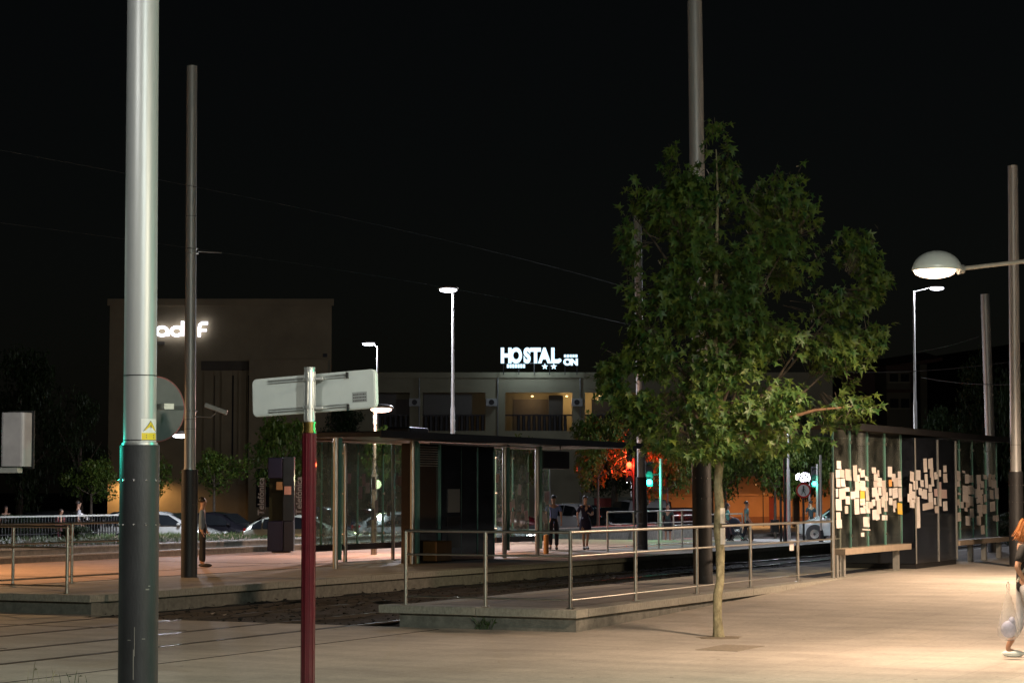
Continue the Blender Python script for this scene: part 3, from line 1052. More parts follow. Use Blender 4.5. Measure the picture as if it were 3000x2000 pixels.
# old notices on its glass
random.seed(21)
for i in range(34):
    px = random.choice((random.uniform(1006, 1182), random.uniform(1455, 1545), random.uniform(1582, 1606)))
    py = random.uniform(1390, 1540)
    p = PV(px, py, BK)
    w, h = random.uniform(.08, .12), random.uniform(.12, .17)
    o = MB().box(-w, w, -.002, .0, -h, h).build('paper_notice', random.choice((M_paper2, M_mauve, mat('grey paper', (.3, .31, .28), .8))), LS)
    o.location = (p.x, BK - .014 - .002 * (i % 4), p.z)
    o.rotation_euler = (0, R(random.gauss(0, 3)), 0)
o = thing('bollard', 'ochre bollard standing at the right column of the far shelter', 'bollard', G(1600, 1622, PZ))
MB().cyl(0, 0, 0, .52, .075, 16).build('body', mat('ochre post', (.5, .26, .08), .5), o, True)
MB().ball((0, 0, .52), (.075, .075, .04)).build('cap', MATS['ochre post'], o, True)

# --- phone kiosk
kp = G(818, 1618, PZ)
t = thing('phone_kiosk', 'dark blue phone kiosk with white vertical lettering beside the maroon post', 'phone kiosk', kp, R(0))
s = F / kp.y
zk = lambda y: CH + (HY - y) / s - PZ
M_blue = mat('kiosk blue', (.006, .008, .03), .35, .1)
xk = lambda x: (x - 818) / s
MB().box(xk(783), xk(829), -.02, .30, .04, zk(1525)).build('base_cabinet', M_blue, t, bevel=.02)
MB().box(xk(830), xk(860), -.04, .30, .04, zk(1525)).build('side_cabinet', mat('kiosk side', (.014, .018, .028), .3), t, bevel=.02)
MB().box(xk(783), xk(826), .0, .28, zk(1400), zk(1340)).build('hood', M_blue, t, bevel=.02)
MB().box(xk(827), xk(860), -.02, .28, zk(1525), zk(1338)).build('phone_panel', mat('kiosk panel', (.01, .018, .024), .3), t, bevel=.02)
MB().box(xk(785), xk(825), .22, .28, zk(1525), zk(1400)).build('back_panel', mat('kiosk glass', (.02, .025, .012), .15), t)
MB().box(xk(808), xk(829), .0, .02, zk(1434), zk(1411)).build('notice', mat('ochre notice', (.20, .14, .06), .7), t)
MB().box(xk(832), xk(852), -.045, -.022, zk(1448), zk(1424)).build('pink_notice', mat('pink notice', (.34, .22, .18), .7), t)
for x0, x1 in ((757, 776), (862, 893)):
    MB().prism([(xk(x0), zk(1510)), (xk(x1), zk(1500)), (xk(x1), zk(1400)), (xk(x0), zk(1412))], -.012, .012,
               Matrix.Translation((0, .12, 0)) @ XZ).build('side_wing', M_black, t)
for x_, y0 in ((771, 1508), (882, 1506)):
    text('lettering', 'Telefónica', .26, mat('white lettering', (.11, .12, .12), .6, var=0, emit=(.8, .9, .9), estr=.02), t, (xk(x_), .09, zk(y0)), (R(90), R(-90), 0), .003, .002, 1.02, 'LEFT')  # faint glow put into the lettering material, not a lamp
t_base = MB().box(xk(795), xk(848), .05, .25, 0, .04).build('foot', M_dark, t)


# ================================================================== THE PLANE TREE
random.seed(5)
tb = G(2105, 1865, 0)
sT = F / tb.y
zT = lambda y: CH + (HY - y) / sT
xT = lambda x: (x - 2105) / sT
PLT = thing('plane_tree', 'young plane tree with pale trunk and green palmate leaves in the plaza', 'tree', tb)
# leaf outline (palmate, five lobes) in its own plane
lobes = [(-.03, -.10), (-.52, -.16), (-.24, .10), (-.70, .50), (-.20, .40), (-.04, 1.08), (.22, .36), (.62, .58), (.24, .10), (.46, -.20), (.03, -.10)]


def leaf_verts(sz):
    vs = [(x * sz, y * sz, abs(x) * sz * .25 - (y * y) * sz * .18) for x, y in lobes]
    vs.append((0, .3 * sz, .0))
    return vs


LEAF_F = [(i, i + 1, 11) for i in range(10)] + [(10, 0, 11)]
sil = [(2095, 372), (2125, 375), (2150, 440), (2160, 520), (2170, 590), (2200, 640), (2232, 575), (2255, 545), (2300, 528), (2350, 530), (2372, 600), (2392, 690), (2350, 745), (2330, 800), (2400, 800), (2440, 735), (2500, 685),
       (2560, 700), (2570, 760), (2608, 830), (2580, 885), (2520, 905), (2490, 990), (2560, 955), (2598, 965), (2575, 1040), (2530, 1060), (2550, 1150), (2530, 1215), (2440, 1240), (2380, 1300),
       (2310, 1320), (2240, 1350), (2180, 1310), (2130, 1330), (2080, 1355), (2010, 1345), (1960, 1330), (1900, 1290), (1850, 1240), (1770, 1190), (1755, 1130), (1765, 1060), (1840, 1020), (1858, 940),
       (1840, 860), (1860, 780), (1815, 700), (1830, 640), (1870, 560), (1950, 580), (1975, 520), (1950, 450), (1975, 445), (2020, 520), (2060, 470), (2080, 400)]


def inside(x, y):
    c = False
    j = len(sil) - 1
    for i in range(len(sil)):
        xi, yi = sil[i]
        xj, yj = sil[j]
        if (yi > y) != (yj > y) and x < (xj - xi) * (y - yi) / (yj - yi) + xi:
            c = not c
        j = i
    return c


trunk_top = Vector((xT(2108), .05, zT(560)))
trk = [(0, 0, -.02), (0, 0, .06), (-.015, 0, .3), (-.008, 0, .62), (xT(2111), 0, zT(1700)), (xT(2112), 0, zT(1610)), (xT(2104), .0, zT(1550)), (xT(2110), .0, zT(1480)), (xT(2106), 0, zT(1410)), (xT(2114), 0, zT(1330)), (xT(2108), .02, zT(1200)), (xT(2100), .03, zT(1000)),
       (xT(2105), .04, zT(800)), (xT(2112), .05, zT(560)), (xT(2108), .05, zT(430))]
rad = [.10, .082, .064, .069, .061, .067, .060, .072, .060, .063, .05, .042, .032, .018, .006]
MB().tube(trk, rad, 14).build('trunk', M_trunk, PLT, True)
pn = MB()
for y0, y1 in ((1487, 1532), (1545, 1592)):
    pn_v = []
    for i in range(5):
        a = R(-95 + i * 22)
        for y in (y0, y1):
            pn_v.append((xT(2112) + .071 * math.cos(a) + .002, .071 * math.sin(a), zT(y)))
    pn.add(pn_v, [(2 * i, 2 * i + 2, 2 * i + 3, 2 * i + 1) for i in range(4)])
pn.build('white_patch', M_whitepaint, PLT)
limbs = []


def trunk_at(z):
    for p, q in zip(trk, trk[1:]):
        if p[2] <= z <= q[2]:
            f = (z - p[2]) / (q[2] - p[2])
            return Vector(p).lerp(Vector(q), f)
    return Vector(trk[-1])


limb_targets = [(2480, 1195, -.6), (2540, 1000, -.3), (2560, 800, .2), (2330, 580, .2), (1860, 620, .2), (1800, 1120, .1), (1850, 850, .5), (2400, 1100, .9), (1950, 1000, .9), (2250, 850, 1.1), (2000, 750, -.9),
                (2200, 950, -1.1), (1960, 1220, -.8), (2280, 1230, -1.0), (1980, 500, .1), (2100, 650, .7), (2300, 720, -.8), (1880, 960, -.7), (2450, 860, -.6)]
for i, (x, y, dp) in enumerate(limb_targets):
    e = Vector((xT(x), dp, zT(y)))
    z0 = max(zT(1320), e.z - (abs(e.x) + abs(dp)) * .85 - .3) if i else zT(1310)
    s0 = trunk_at(min(z0, zT(650)))
    mid = s0.lerp(e, .45) + Vector((0, 0, -.10 if i else .12))
    pts = [s0, s0.lerp(mid, .5), mid, mid.lerp(e, .5) + Vector((0, 0, .05)), e]
    limbs.append(pts)
    o = MB().tube(pts, [.030, .024, .019, .012, .005] if i else [.042, .036, .030, .022, .010], 8).build('limb', M_bark if i else mat('young reddish bark', (.17, .10, .055), .85, var=.3), PLT, True)
lp = [p for l in limbs for p in (l[2], l[3], l[4])] + [Vector(p) for p in trk[7:]]
tw = MB()
leaves = []
tries = 0
while len(leaves) < 11800 and tries < 60000:
    tries += 1
    x, y = random.uniform(1750, 2610), random.uniform(370, 1360)
    if not inside(x, y):
        continue
    if noise.noise(Vector((x / 80, y / 80, 1.7))) < -.02 + .10 * random.random():      # gaps between the sprays
        continue
    if 2125 < x < 2400 and abs(y - (1300 - (x - 2125) * .30)) < 26 and random.random() < .8:      # the big low limb shows
        continue
    # depth: ellipse over the local half width
    hwd = min(1.7, .35 + min(abs(x - 1750), abs(2610 - x)) / sT * .9, (y - 330) / sT * .75 + .2)
    u_ = random.uniform(-1, 1)
    dpt = hwd * (math.copysign(abs(u_) ** .7, u_))
    c = Vector((xT(x), dpt, zT(y)))
    near = min(lp, key=lambda p: (p - c).length_squared)
    dr = c - near
    if dr.length > .03:
        tw.tube([c - dr * min(1, .35 / dr.length), c], [.006, .002], 3, False)
    out = (c - Vector((0, 0, c.z - .3))).normalized()
    n = random.randint(4, 9)
    for k_ in range(n):
        p = c + Vector((random.gauss(0, .11), random.gauss(0, .11), random.gauss(0, .10)))
        sx_, sy_ = p.x * sT + 2105, HY - (p.z - CH) * sT
        if not inside(sx_, sy_) and random.random() < .97:
            continue
        leaves.append((p, out))
for i in range(len(sil)):
    for f_ in (0, .5):
        x0, y0 = sil[i]
        x1, y1 = sil[(i + 1) % len(sil)]
        x, y = x0 + (x1 - x0) * f_, y0 + (y1 - y0) * f_
        if y > 1290:
            continue
        o_ = Vector((xT(x) * .9, random.uniform(-.5, .5), zT(y) - .08))
        dr = Vector((xT(x), 0, (zT(y) - 4.2) * .8 + .7)).normalized()
        L_ = random.uniform(.06, .30 if y > 520 else .12)
        tw.tube([o_, o_ + dr * (L_ + .12)], [.006, .002], 3, False)
        for k_ in range(random.randint(5, 11)):
            leaves.append((o_ + dr * random.uniform(0, L_ + .12) + Vector((random.gauss(0, .04), random.gauss(0, .05), random.gauss(0, .04))), dr))
leafmeshes = []
for sz in (.07, .105, .14):
    me = bpy.data.meshes.new('leaf')
    me.from_pydata(leaf_verts(sz), [], LEAF_F)
    me.materials.append(M_leaf)
    leafmeshes.append(me)
items = []
for p, out in leaves:
    yaw = math.atan2(out.y, out.x) - R(90) + random.gauss(0, .9)
    pit = random.gauss(-.75, .5)            # leaves hang
    Mx = Matrix.Translation(p) @ Matrix.Rotation(yaw, 4, 'Z') @ Matrix.Rotation(pit, 4, 'X') @ Matrix.Rotation(random.gauss(0, .5), 4, 'Y')
    items.append((p.y, random.randint(0, 2), Mx))
items.sort(key=lambda i: i[0])
for i, (d_, k_, Mx) in enumerate(items[:300]):
    o = bpy.data.objects.new('leaf', leafmeshes[k_])
    COL.objects.link(o)
    o.parent = PLT
    o.matrix_local = Mx
fo = MB()
for (d_, k_, Mx) in items[300:]:
    fo.add([Mx @ Vector(v) for v in leaf_verts((.07, .105, .14)[k_])], LEAF_F)
o = fo.build('foliage', M_leaf, PLT)
o['kind'] = 'stuff'
tw.build('twigs', M_bark, PLT)

# ================================================================== BACKGROUND TREES
tree_protos = {}


def crown_mesh(seed, n, leaf, m, flat=.75):
    rnd = random.Random(seed)
    mb = MB()
    cl = []
    for i in range(26):
        a, r = rnd.uniform(0, 6.283), rnd.uniform(0, 1) ** .6
        z = rnd.uniform(-.75, .85)
        rr_ = math.sqrt(max(.05, 1 - z * z))
        cl.append((Vector((math.cos(a) * r * rr_ * .8, math.sin(a) * r * rr_ * .8, z * flat)), rnd.uniform(.2, .36)))
    for i in range(n):
        c, r = rnd.choice(cl)
        d = Vector((rnd.gauss(0, 1), rnd.gauss(0, 1), rnd.gauss(0, .8))).normalized() * r * rnd.uniform(.5, 1.1)
        p = c + d
        Mx = Matrix.Translation(p) @ Matrix.Rotation(rnd.uniform(0, 6.28), 4, 'Z') @ Matrix.Rotation(rnd.gauss(.2, .7), 4, 'X')
        s_ = leaf * rnd.uniform(.7, 1.3)
        mb.add([Mx @ Vector(v) for v in ((0, -s_, 0), (s_ * .55, 0, s_ * .2), (0, s_, 0), (-s_ * .55, 0, s_ * .2))], [(0, 1, 2), (0, 2, 3)])
    me = bpy.data.meshes.new('crown')
    me.from_pydata(mb.v, [], mb.f)
    me.materials.append(m)
    return me


CR = [crown_mesh(1, 2600, .062, M_leaf2), crown_mesh(2, 2600, .062, M_leaf2), crown_mesh(3, 2600, .062, M_leaf2)]
CRD = [crown_mesh(4, 5200, .045, M_leafd, .9), crown_mesh(5, 5200, .045, M_leafd, .9)]


def bg_tree(px, cy, hw_, hh_, d, label, dark=False, lean=0, group=None, k=0, z0=0):
    sc = F / d
    c = D(px, cy, d)
    t = thing('street_tree' if not dark else 'park_tree', label, 'tree', (c.x, c.y, z0), 0, group)
    me = (CRD if dark else CR)[k % (2 if dark else 3)]
    o = bpy.data.objects.new('crown', me)
    COL.objects.link(o)
    o.parent = t
    zc_ = c.z - z0
    o.location = (0, 0, zc_)
    o.scale = (hw_ / sc, hw_ / sc * .9, hh_ / sc / .75)
    o.rotation_euler = (0, 0, k * 1.3)
    rt = .07 if not dark else .22
    tm = MB().tube([(lean, 0, 0), (lean * .5, 0, zc_ * .5), (0, 0, zc_)], [rt, rt * .8, rt * .35], 8)
    for j in range(5):
        a = j * 1.26 + k
        e = Vector((math.cos(a) * hw_ / sc * .6, math.sin(a) * hw_ / sc * .5, zc_ + hh_ / sc * .3 * ((j % 3) - .6)))
        tm.tube([(0, 0, zc_ - hh_ / sc * .6), e], [rt * .4, rt * .1], 5)
    tm.build('trunk', M_bark, t, True)
    return t


SG = 'small street trees behind the far platform'
for i, a in enumerate([
        (268, 1412, 92, 62, 84, 'small street tree left of the thick mast, above the pair of walkers', 0),
        (432, 1395, 88, 66, 86, 'small leaning street tree between the two left masts', .35),
        (628, 1385, 108, 62, 86, 'rounded street tree just right of the dull grey mast', 0),
        (835, 1340, 125, 108, 92, 'larger street tree rising behind the phone kiosk', 0),
        (1120, 1335, 78, 78, 84, 'street tree lit yellow, seen through the far shelter glass', 0),
        (1522, 1370, 80, 85, 95, 'street tree seen through the right end of the far shelter', 0),
        (1752, 1335, 118, 108, 95, 'street tree with red lit leaves beside the red traffic light', 0),
        (1955, 1370, 110, 110, 96, 'teal lit street tree to the right of the green traffic light', 0),
        (2125, 1365, 110, 105, 100, 'dark street tree directly behind the plane tree trunk', 0),
        (2270, 1370, 110, 100, 98, 'street tree in front of the orange wall', 0),
        (2400, 1350, 92, 110, 100, 'street tree behind the left edge of the notice covered shelter', 0),
        (2560, 1380, 92, 110, 100, 'yellow green street tree seen through the notice covered glass', 0)]):
    bg_tree(*a[:5], a[5], False, a[6], SG, i)
DG = 'tall dark trees in the background'
for i, a in enumerate([
        (60, 1275, 150, 200, 118, 'tall dark tree in the left corner below the sky'),
        (235, 1310, 110, 130, 112, 'dark tree with grey twigs left of the railway building'),
        (1010, 1240, 90, 60, 125, 'dark green tree top above the left end of the shelter roof'),
        (1800, 1330, 120, 100, 125, 'dark tree mass behind the red traffic light'),
        (2080, 1310, 150, 130, 125, 'dark green tree mass behind the slim masts'),
        (2330, 1320, 150, 120, 128, 'dark tree behind the round pedestrian sign'),
        (2760, 1360, 120, 130, 112, 'dark tree behind the middle of the notice covered shelter'),
        (2880, 1210, 110, 140, 130, 'dark wooded tree right of the houses, behind the wires'),
        (3010, 1290, 110, 180, 118, 'dark tree at the right edge behind the brownish mast')]):
    bg_tree(*a[:5], a[5], True, 0, DG, i)
# hedge / shrubs
random.seed(9)
for (px, cy, hw_, hh_, d, lab) in ((30, 1545, 120, 40, 72, 'dark low shrub behind the left railing'), (215, 1560, 70, 22, 71, 'dark low shrub under the two walkers at left'),
                                   (2960, 1560, 70, 60, 75, 'dark shrub behind the railing at the right edge')):
    sc = F / d
    c = D(px, cy, d)
    o = bpy.data.objects.new('shrub', CRD[0])
    COL.objects.link(o)
    o.location = (c.x, c.y, c.z)
    o.scale = (hw_ / sc, 1.2, hh_ / sc)
    tag(o, lab, 'shrub')


# ================================================================== BUILDINGS
M_b1 = mat('railway building render', (.38, .31, .19), .85, var=.18, scale=.35, bump=.2)
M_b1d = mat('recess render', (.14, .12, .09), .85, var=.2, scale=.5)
M_b2 = mat('hostel render', (.36, .33, .22), .85, var=.12, scale=.5)
M_win = mat('dark window glass', (.02, .022, .025), .1, 0, var=0)
M_shut = mat('closed shutter', (.16, .15, .13), .6, var=.1, scale=6)
M_ored = mat('orange wall paint', (.50, .25, .11), .8, var=.12, scale=1.2)
M_dred = mat('dark red paint', (.22, .03, .02), .7)
# railway building
d = 150.0
sB = F / d
X = lambda px: (px - 1500) / sB
Z = lambda py: CH + (HY - py) / sB
BR = thing('railway_building', 'plain blocky station building with glowing white letters near its top', 'building', (0, d, 0))
MB().prism([(X(318), 0), (X(970), 0), (X(970) - 3, 18), (X(318) + 1, 18)], -.2, Z(880)).build('wall', M_b1, BR)
MB().box(X(318) - .15, X(970) + .15, -.15, .0, Z(880) - .35, Z(880) + .12).build('parapet', M_b1, BR)
MB().box(X(736), X(965), -1.4, -.002, -.2, Z(1056)).build('lower_block', M_b1, BR)
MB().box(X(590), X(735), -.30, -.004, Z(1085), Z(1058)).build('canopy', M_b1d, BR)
for x0, x1 in ((598, 625), (650, 680), (700, 722)):
    MB().box(X(x0), X(x1), -.28, -.003, 2.5, Z(1090)).build('pilaster', M_b1, BR)
    MB().box(X(x0) + .7, X(x1) + .1, -.10, -.003, 3.0, Z(1100)).build('window', M_win, BR)
MB().box(X(390), X(480), -.08, -.004, Z(1010), Z(1000)).build('ledge', M_b1d, BR)
MB().box(X(946), X(958), -.25, -.004, Z(1046), Z(1036)).build('vent', M_dark, BR)
for x0, x1 in ((760, 800), (830, 870), (890, 930)):
    MB().box(X(x0), X(x1), -1.46, -1.402, 1.0, 3.6).build('window', M_win, BR)
# letters, built as strokes
LT = emat('sign glow white', (.86, .86, 1.0), 3.2)


def stroke(par, pts, w, name='letter', yy=-.35, join=None, m=LT, dd=.12):
    """thick flat line through picture-row/column points converted to metres, returned as mesh builder content"""
    mb = join or MB()
    for i in range(len(pts) - 1):
        p, q = Vector(pts[i]), Vector(pts[i + 1])
        t_ = (q - p).normalized()
        n_ = Vector((-t_.y, t_.x)) * w / 2
        e = t_ * w * .22
        c4 = [p + n_ - e, q + n_ + e, q - n_ + e, p - n_ - e]
        mb.prism([(v.x, v.y) for v in c4], -dd, 0, Matrix.Translation((0, yy, 0)) @ XZ)
    return mb


def arc(cx, cy, rx, ry, a0, a1, n=18):
    return [(cx + rx * math.cos(R(a0 + (a1 - a0) * i / n)), cy + ry * math.sin(R(a0 + (a1 - a0) * i / n))) for i in range(n + 1)]


XZp = lambda pts: [(X(x), Z(y)) for x, y in pts]
wst = 8.6 / sB
SGN = thing('station_sign', 'glowing white lowercase letters on the railway building wall', 'sign', (0, d, 0))
ring = lambda cx, cy, rx, ry: [(X(x), Z(y)) for x, y in [(cx + rx * math.cos(R(a)), cy + ry * math.sin(R(a))) for a in range(0, 361, 20)]]
a_ = stroke(None, ring(474, 971, 16, 12), wst)
stroke(None, XZp([(490, 971), (491, 983)]), wst, join=a_)
a_.build('letter', LT, SGN)
a_ = stroke(None, ring(517, 971, 16, 12), wst)
stroke(None, XZp([(534, 943), (534, 983)]), wst, join=a_)
a_.build('letter', LT, SGN)
a_ = stroke(None, XZp([(555, 957), (555, 985)]), wst)
stroke(None, XZp([(555, 943), (555, 949)]), wst, join=a_)
a_.build('letter', LT, SGN)
a_ = stroke(None, XZp([(583, 985), (583, 962), (585, 952), (592, 947), (606, 947)]), wst)
stroke(None, XZp([(583, 968), (603, 968)]), wst * .8, join=a_)
a_.build('letter', LT, SGN)

# hostel building
d = 160.0
sB = F / d
HB = thing('hostel_building', 'long flat roofed hostel with deep balconies behind the far shelter', 'building', (0, d, 0))
top = Z(1095)
bays = [(1104, 1200), (1238, 1422), (1480, 1676), (1714, 1900), (1940, 2120), (2160, 2340)]
xs0, xs1 = X(971), X(2440)
MB().box(xs0, xs1, 0, .4, Z(1150), top).build('upper_wall', M_b2, HB)
MB().box(xs0, xs1, 0, .4, -.2, Z(1262)).build('lower_wall', M_b2, HB)
MB().box(xs0, xs1, 3.0, 3.3, -.2, top - .2).build('rear_wall', M_b2, HB)
MB().box(xs0, xs1, .4, 3.0, top - .5, top - .2).build('roof', M_b2, HB)
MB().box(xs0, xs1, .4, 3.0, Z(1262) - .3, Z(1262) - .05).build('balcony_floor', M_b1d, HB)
MB().box(xs0 - .1, xs1 + .1, -.12, .0, top - .3, top + .1).build('cornice', M_b2, HB)
prev = xs0
for i, (x0, x1) in enumerate(bays):
    MB().box(prev, X(x0), 0, .4, Z(1262), Z(1150)).build('pier', M_b2, HB)
    prev = X(x1)
    r_w = MB().box(X(x0) + .6, X(x0) + 3.2, 2.93, 2.997, Z(1262), Z(1165)).build('window', M_shut if i != 3 else M_win, HB)
    if i in (0, 1):
        MB().box(X(x0) + .05, X(x1) - 1.0, .2, .24, Z(1222), Z(1154)).build('awning', M_shut, HB)
    nb = int((X(x1) - X(x0)) / .38)
    random.seed(i)
    for k_ in range(nb):
        xx = X(x0) + .1 + k_ * .38
        if random.random() < .85:
            MB().rbox(xx, xx + .24, .08, .3, Z(1262), Z(1218), .06).build('baluster', M_dark, HB)
    MB().box(X(x0), X(x1), .04, .36, Z(1218), Z(1214)).build('balustrade_rail', M_dark, HB)
MB().box(prev, xs1, 0, .4, Z(1262), Z(1150)).build('pier', M_b2, HB)
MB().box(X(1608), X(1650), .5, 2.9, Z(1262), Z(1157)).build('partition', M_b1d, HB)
# warm lamp in the third and fourth balconies
for px, pw in ((1662, 60), (1560, 22), (1760, 40)):
    lo = thing('balcony_lamp', {1662: 'hidden lamp lighting the yellow corner of the hostel balcony', 1560: 'lamp glow on the left of the third hostel balcony',
                                1760: 'lamp glow in the hostel balcony beside the plane tree'}[px], 'lamp', (X(px), d + 1.6, Z(1158)))
    MB().ball((0, 0, 0), (.10, .10, .06), 8, 5).build('lamp_shade', emat('warm lamp', (1, .62, .25), 4), lo)
    point(lo, (0, 0, -.2), pw, (1, .62, .28), .1)
for px in (1215, 1440, 1690):
    ac = MB().box(X(px) - .4, X(px) + .4, -.42, -.003, Z(1190), Z(1168)).build('air_conditioner', mat('ac casing', (.5, .5, .48), .5), HB)
    MB().tube([(X(px), -.43, (Z(1190) + Z(1168)) / 2), (X(px), -.421, (Z(1190) + Z(1168)) / 2)], .2, 14).build('fan_grille', M_dark, ac)
for px in (985, 1228, 1458, 1700):
    MB().cyl(X(px), -.07, 0, top - .3, .05, 8).build('downpipe', M_galv, HB)
# the HOSTAL sign
HS = thing('hostel_sign', 'glowing white rooftop sign reading HOSTAL with two stars', 'sign', (0, d - .6, 0))
LG = emat('sign glow cool', (.60, .84, 1.0), 1.75)
cw = [(1470, 'H', 1.0), (1499, 'O', 1.0), (1531, 'S', 1.0), (1556, 'T', 1.0), (1582, 'A', 1.0), (1612, 'L', 1.0)]
for x_, ch, _ in cw:
    text('letter', ch, 1.42, LG, HS, (X(x_ + 13), 0, Z(1062)), extrude=.08, offset=.085, sx=.72 if ch in 'OS' else .80)
MB().tube([(X(1639), -.1, Z(1057)), (X(1639), .1, Z(1057))], .14, 12).build('full_stop', LG, HS)
text('letter', 'O', .62, LG, HS, (X(1662), 0, Z(1070)), extrude=.06, offset=.045, sx=1.1)
text('letter', 'N', .62, LG, HS, (X(1682), 0, Z(1070)), extrude=.06, offset=.045, sx=1.1)
for i in range(5):
    MB().box(X(1652 + i * 8.2), X(1652 + i * 8.2 + 6.6), -.05, .05, Z(1048), Z(1040)).build('small_letter', LG, HS)
for i in range(7):
    MB().box(X(1485 + i * 7.8), X(1485 + i * 7.8 + 6.4), -.05, .05, Z(1079), Z(1068)).build('small_letter', LG, HS)
for sx_ in (1596, 1622):
    pts = []
    for k_ in range(10):
        r_s = (.24 if k_ % 2 == 0 else .11)
        a = R(90 + 36 * k_)
        pts.append((X(sx_) + r_s * math.cos(a), Z(1075) + r_s * math.sin(a)))
    MB().prism(pts, -.05, .05, XZ).build('star', LG, HS)
for px in (1475, 1520, 1565, 1610, 1655, 1690):
    MB().box(X(px) - .03, X(px) + .03, .12, .18, top - 10.9 + 10.8, Z(1045)).build('support', M_dark, HS)
MB().box(X(1468), X(1694), .12, .16, Z(1066), Z(1064)).build('support_bar', M_dark, HS)
point(HS, (X(1555), -1.6, Z(1050)), 160, (.7, .85, 1), .5, 'sign_spill')

# orange garden wall
d = 137.0
sB = F / d
OW = thing('orange_wall', 'orange lit street wall with a dark red band beyond the trees', 'wall', (0, d, 0))
MB().box(X(1900), X(2440), 0, .4, -.2, Z(1452)).build('wall', M_ored, OW)
MB().box(X(1898), X(2442), -.10, .5, Z(1452), Z(1446)).build('coping', M_ored, OW)
MB().box(X(2251), X(2272), -.06, -.003, -.1, Z(1454)).build('red_pilaster', M_dred, OW)
MB().box(X(2296), X(2303), -.06, -.003, -.1, Z(1440)).build('red_pilaster', M_dred, OW)
MB().box(X(1960), X(2440), 1.2, 1.5, -.2, Z(1395)).build('upper_wall', M_ored, OW)
MB().box(X(1900), X(2440), -.05, -.003, -.1, .5).build('plinth', mat('wall plinth', (.28, .12, .06), .8), OW)
GW = thing('grey_garden_wall', 'pale grey garden wall and dark red gate behind the parked cars', 'wall', (0, 126, 0))
sB = F / 126
MB().box(X(1715), X(1890), 0, .3, -.1, Z(1455)).build('wall', mat('grey green render', (.20, .22, .17), .8), GW)
MB().box(X(1740), X(1800), -.06, -.003, 0, Z(1458)).build('gate', M_dred, GW)
# glowing yellow wall foot of the railway building is the building wall itself, lit by street lamps

# houses on the hill at right
d = 190.0
sB = F / d
M_h1 = mat('house render', (.20, .17, .11), .85, var=.15, scale=.6)
M_h2 = mat('red house render', (.16, .09, .07), .85, var=.15, scale=.6)
M_tile = mat('roof tiles', (.12, .06, .04), .8, var=.3, scale=5)
H1 = thing('hillside_house', 'dim two storey house with four dark windows above the shelter roof', 'house', (0, d, 0))
MB().box(X(2598), X(2668), 0, 8, -.2, Z(1085)).build('wall', M_h1, H1)
MB().box(X(2594), X(2672), -.6, 8.5, Z(1085), Z(1072)).build('roof', M_tile, H1)
for px in (2620, 2652):
    for y0, y1 in ((1118, 1095), (1195, 1168)):
        w_ = MB().box(X(px) - .36, X(px) + .36, -.08, -.003, Z(y0), Z(y1)).build('window', M_win, H1)
        MB().box(X(px) - .46, X(px) + .46, -.14, -.003, Z(y0) - .12, Z(y0) - .002).build('sill', M_b2, w_)
MB().box(X(2598), X(2668), -.10, -.003, Z(1150), Z(1140)).build('string_course', M_tile, H1)
H2 = thing('hillside_house', 'long dim reddish house with sloping roof line beside the tree crown', 'house', (0, d + 6, 0))
MB().box(X(2500), X(2600), 0, 8, -.2, Z(1082)).build('wall', M_h2, H2)
MB().add([(X(2495), -.5, Z(1082)), (X(2800), -.5, Z(1036)), (X(2800), 8, Z(1036) + 1), (X(2495), 8, Z(1082) + 1), (X(2495), -.5, Z(1092)), (X(2800), -.5, Z(1046))],
         [(0, 1, 2, 3), (4, 5, 1, 0)]).build('roof', M_tile, H2)
MB().box(X(2672), X(2730), 1, 8, -.2, Z(1065)).build('side_wall', M_h2, H2)
MB().box(X(2735), X(2756), 0, 1, -.2, Z(1055)).build('chimney_stack', M_h1, H2)
for px in (2530, 2560, 2690, 2715):
    MB().box(X(px) - .35, X(px) + .35, -.06 if px < 2600 else .94, -.003 if px < 2600 else .997, Z(1170), Z(1140)).build('window', M_win, H2)
hl = structure(MB().add([(-60, 260, -1), (60, 240, -1), (160, 250, -1), (-60, 330, 4), (60, 320, 10), (160, 310, 26), (60, 400, 24), (160, 420, 40), (-60, 430, 6)],
                        [(0, 1, 4, 3), (1, 2, 5, 4), (4, 5, 7, 6), (3, 4, 6, 8)]).build('hill', mat('dark hillside', (.03, .03, .02), .95, var=.4, scale=.2)))


# ================================================================== STREET LAMPS
def lamp_white(hx, hy, px, d, label, power, col=(.86, .88, 1.0), estr=12, base_z=0, side=-1, bulb=.09, cut=None):
    """slender mast with a small oval head"""
    s_ = F / d
    h = D(hx, hy, d)
    p = D(px, HY, d)
    t = thing('street_lamp', label, 'street lamp', (p.x, p.y, base_z), 0, 'street lamps')
    zz_ = h.z - base_z
    dx = h.x - p.x
    MB().tube([(0, 0, 0), (0, 0, zz_ * .55), (0, 0, zz_ * .56), (0, 0, zz_ - .1)], [.085, .075, .055, .04], 12).build('mast', M_galv, t, True)
    MB().tube([(0, 0, zz_ - .12), (dx * .8, 0, zz_ + .06)], .025, 8).build('arm', M_galv, t, True)
    MB().ball((dx, 0, zz_ + .07), (.36, .24, .09), 14, 7).build('head', M_galv, t, True)
    MB().ball((dx, -.02, zz_ + .005), (.30 if estr < 15 else .42, .22, .085 if estr < 15 else .22), 14, 7).build('lamp_glass', emat('lamp glow %s %.1f' % (str(col), estr), col, estr), t, True)
    point(t, (dx, -.05, zz_ - .10), power, col, bulb, spot=cut)
    return t


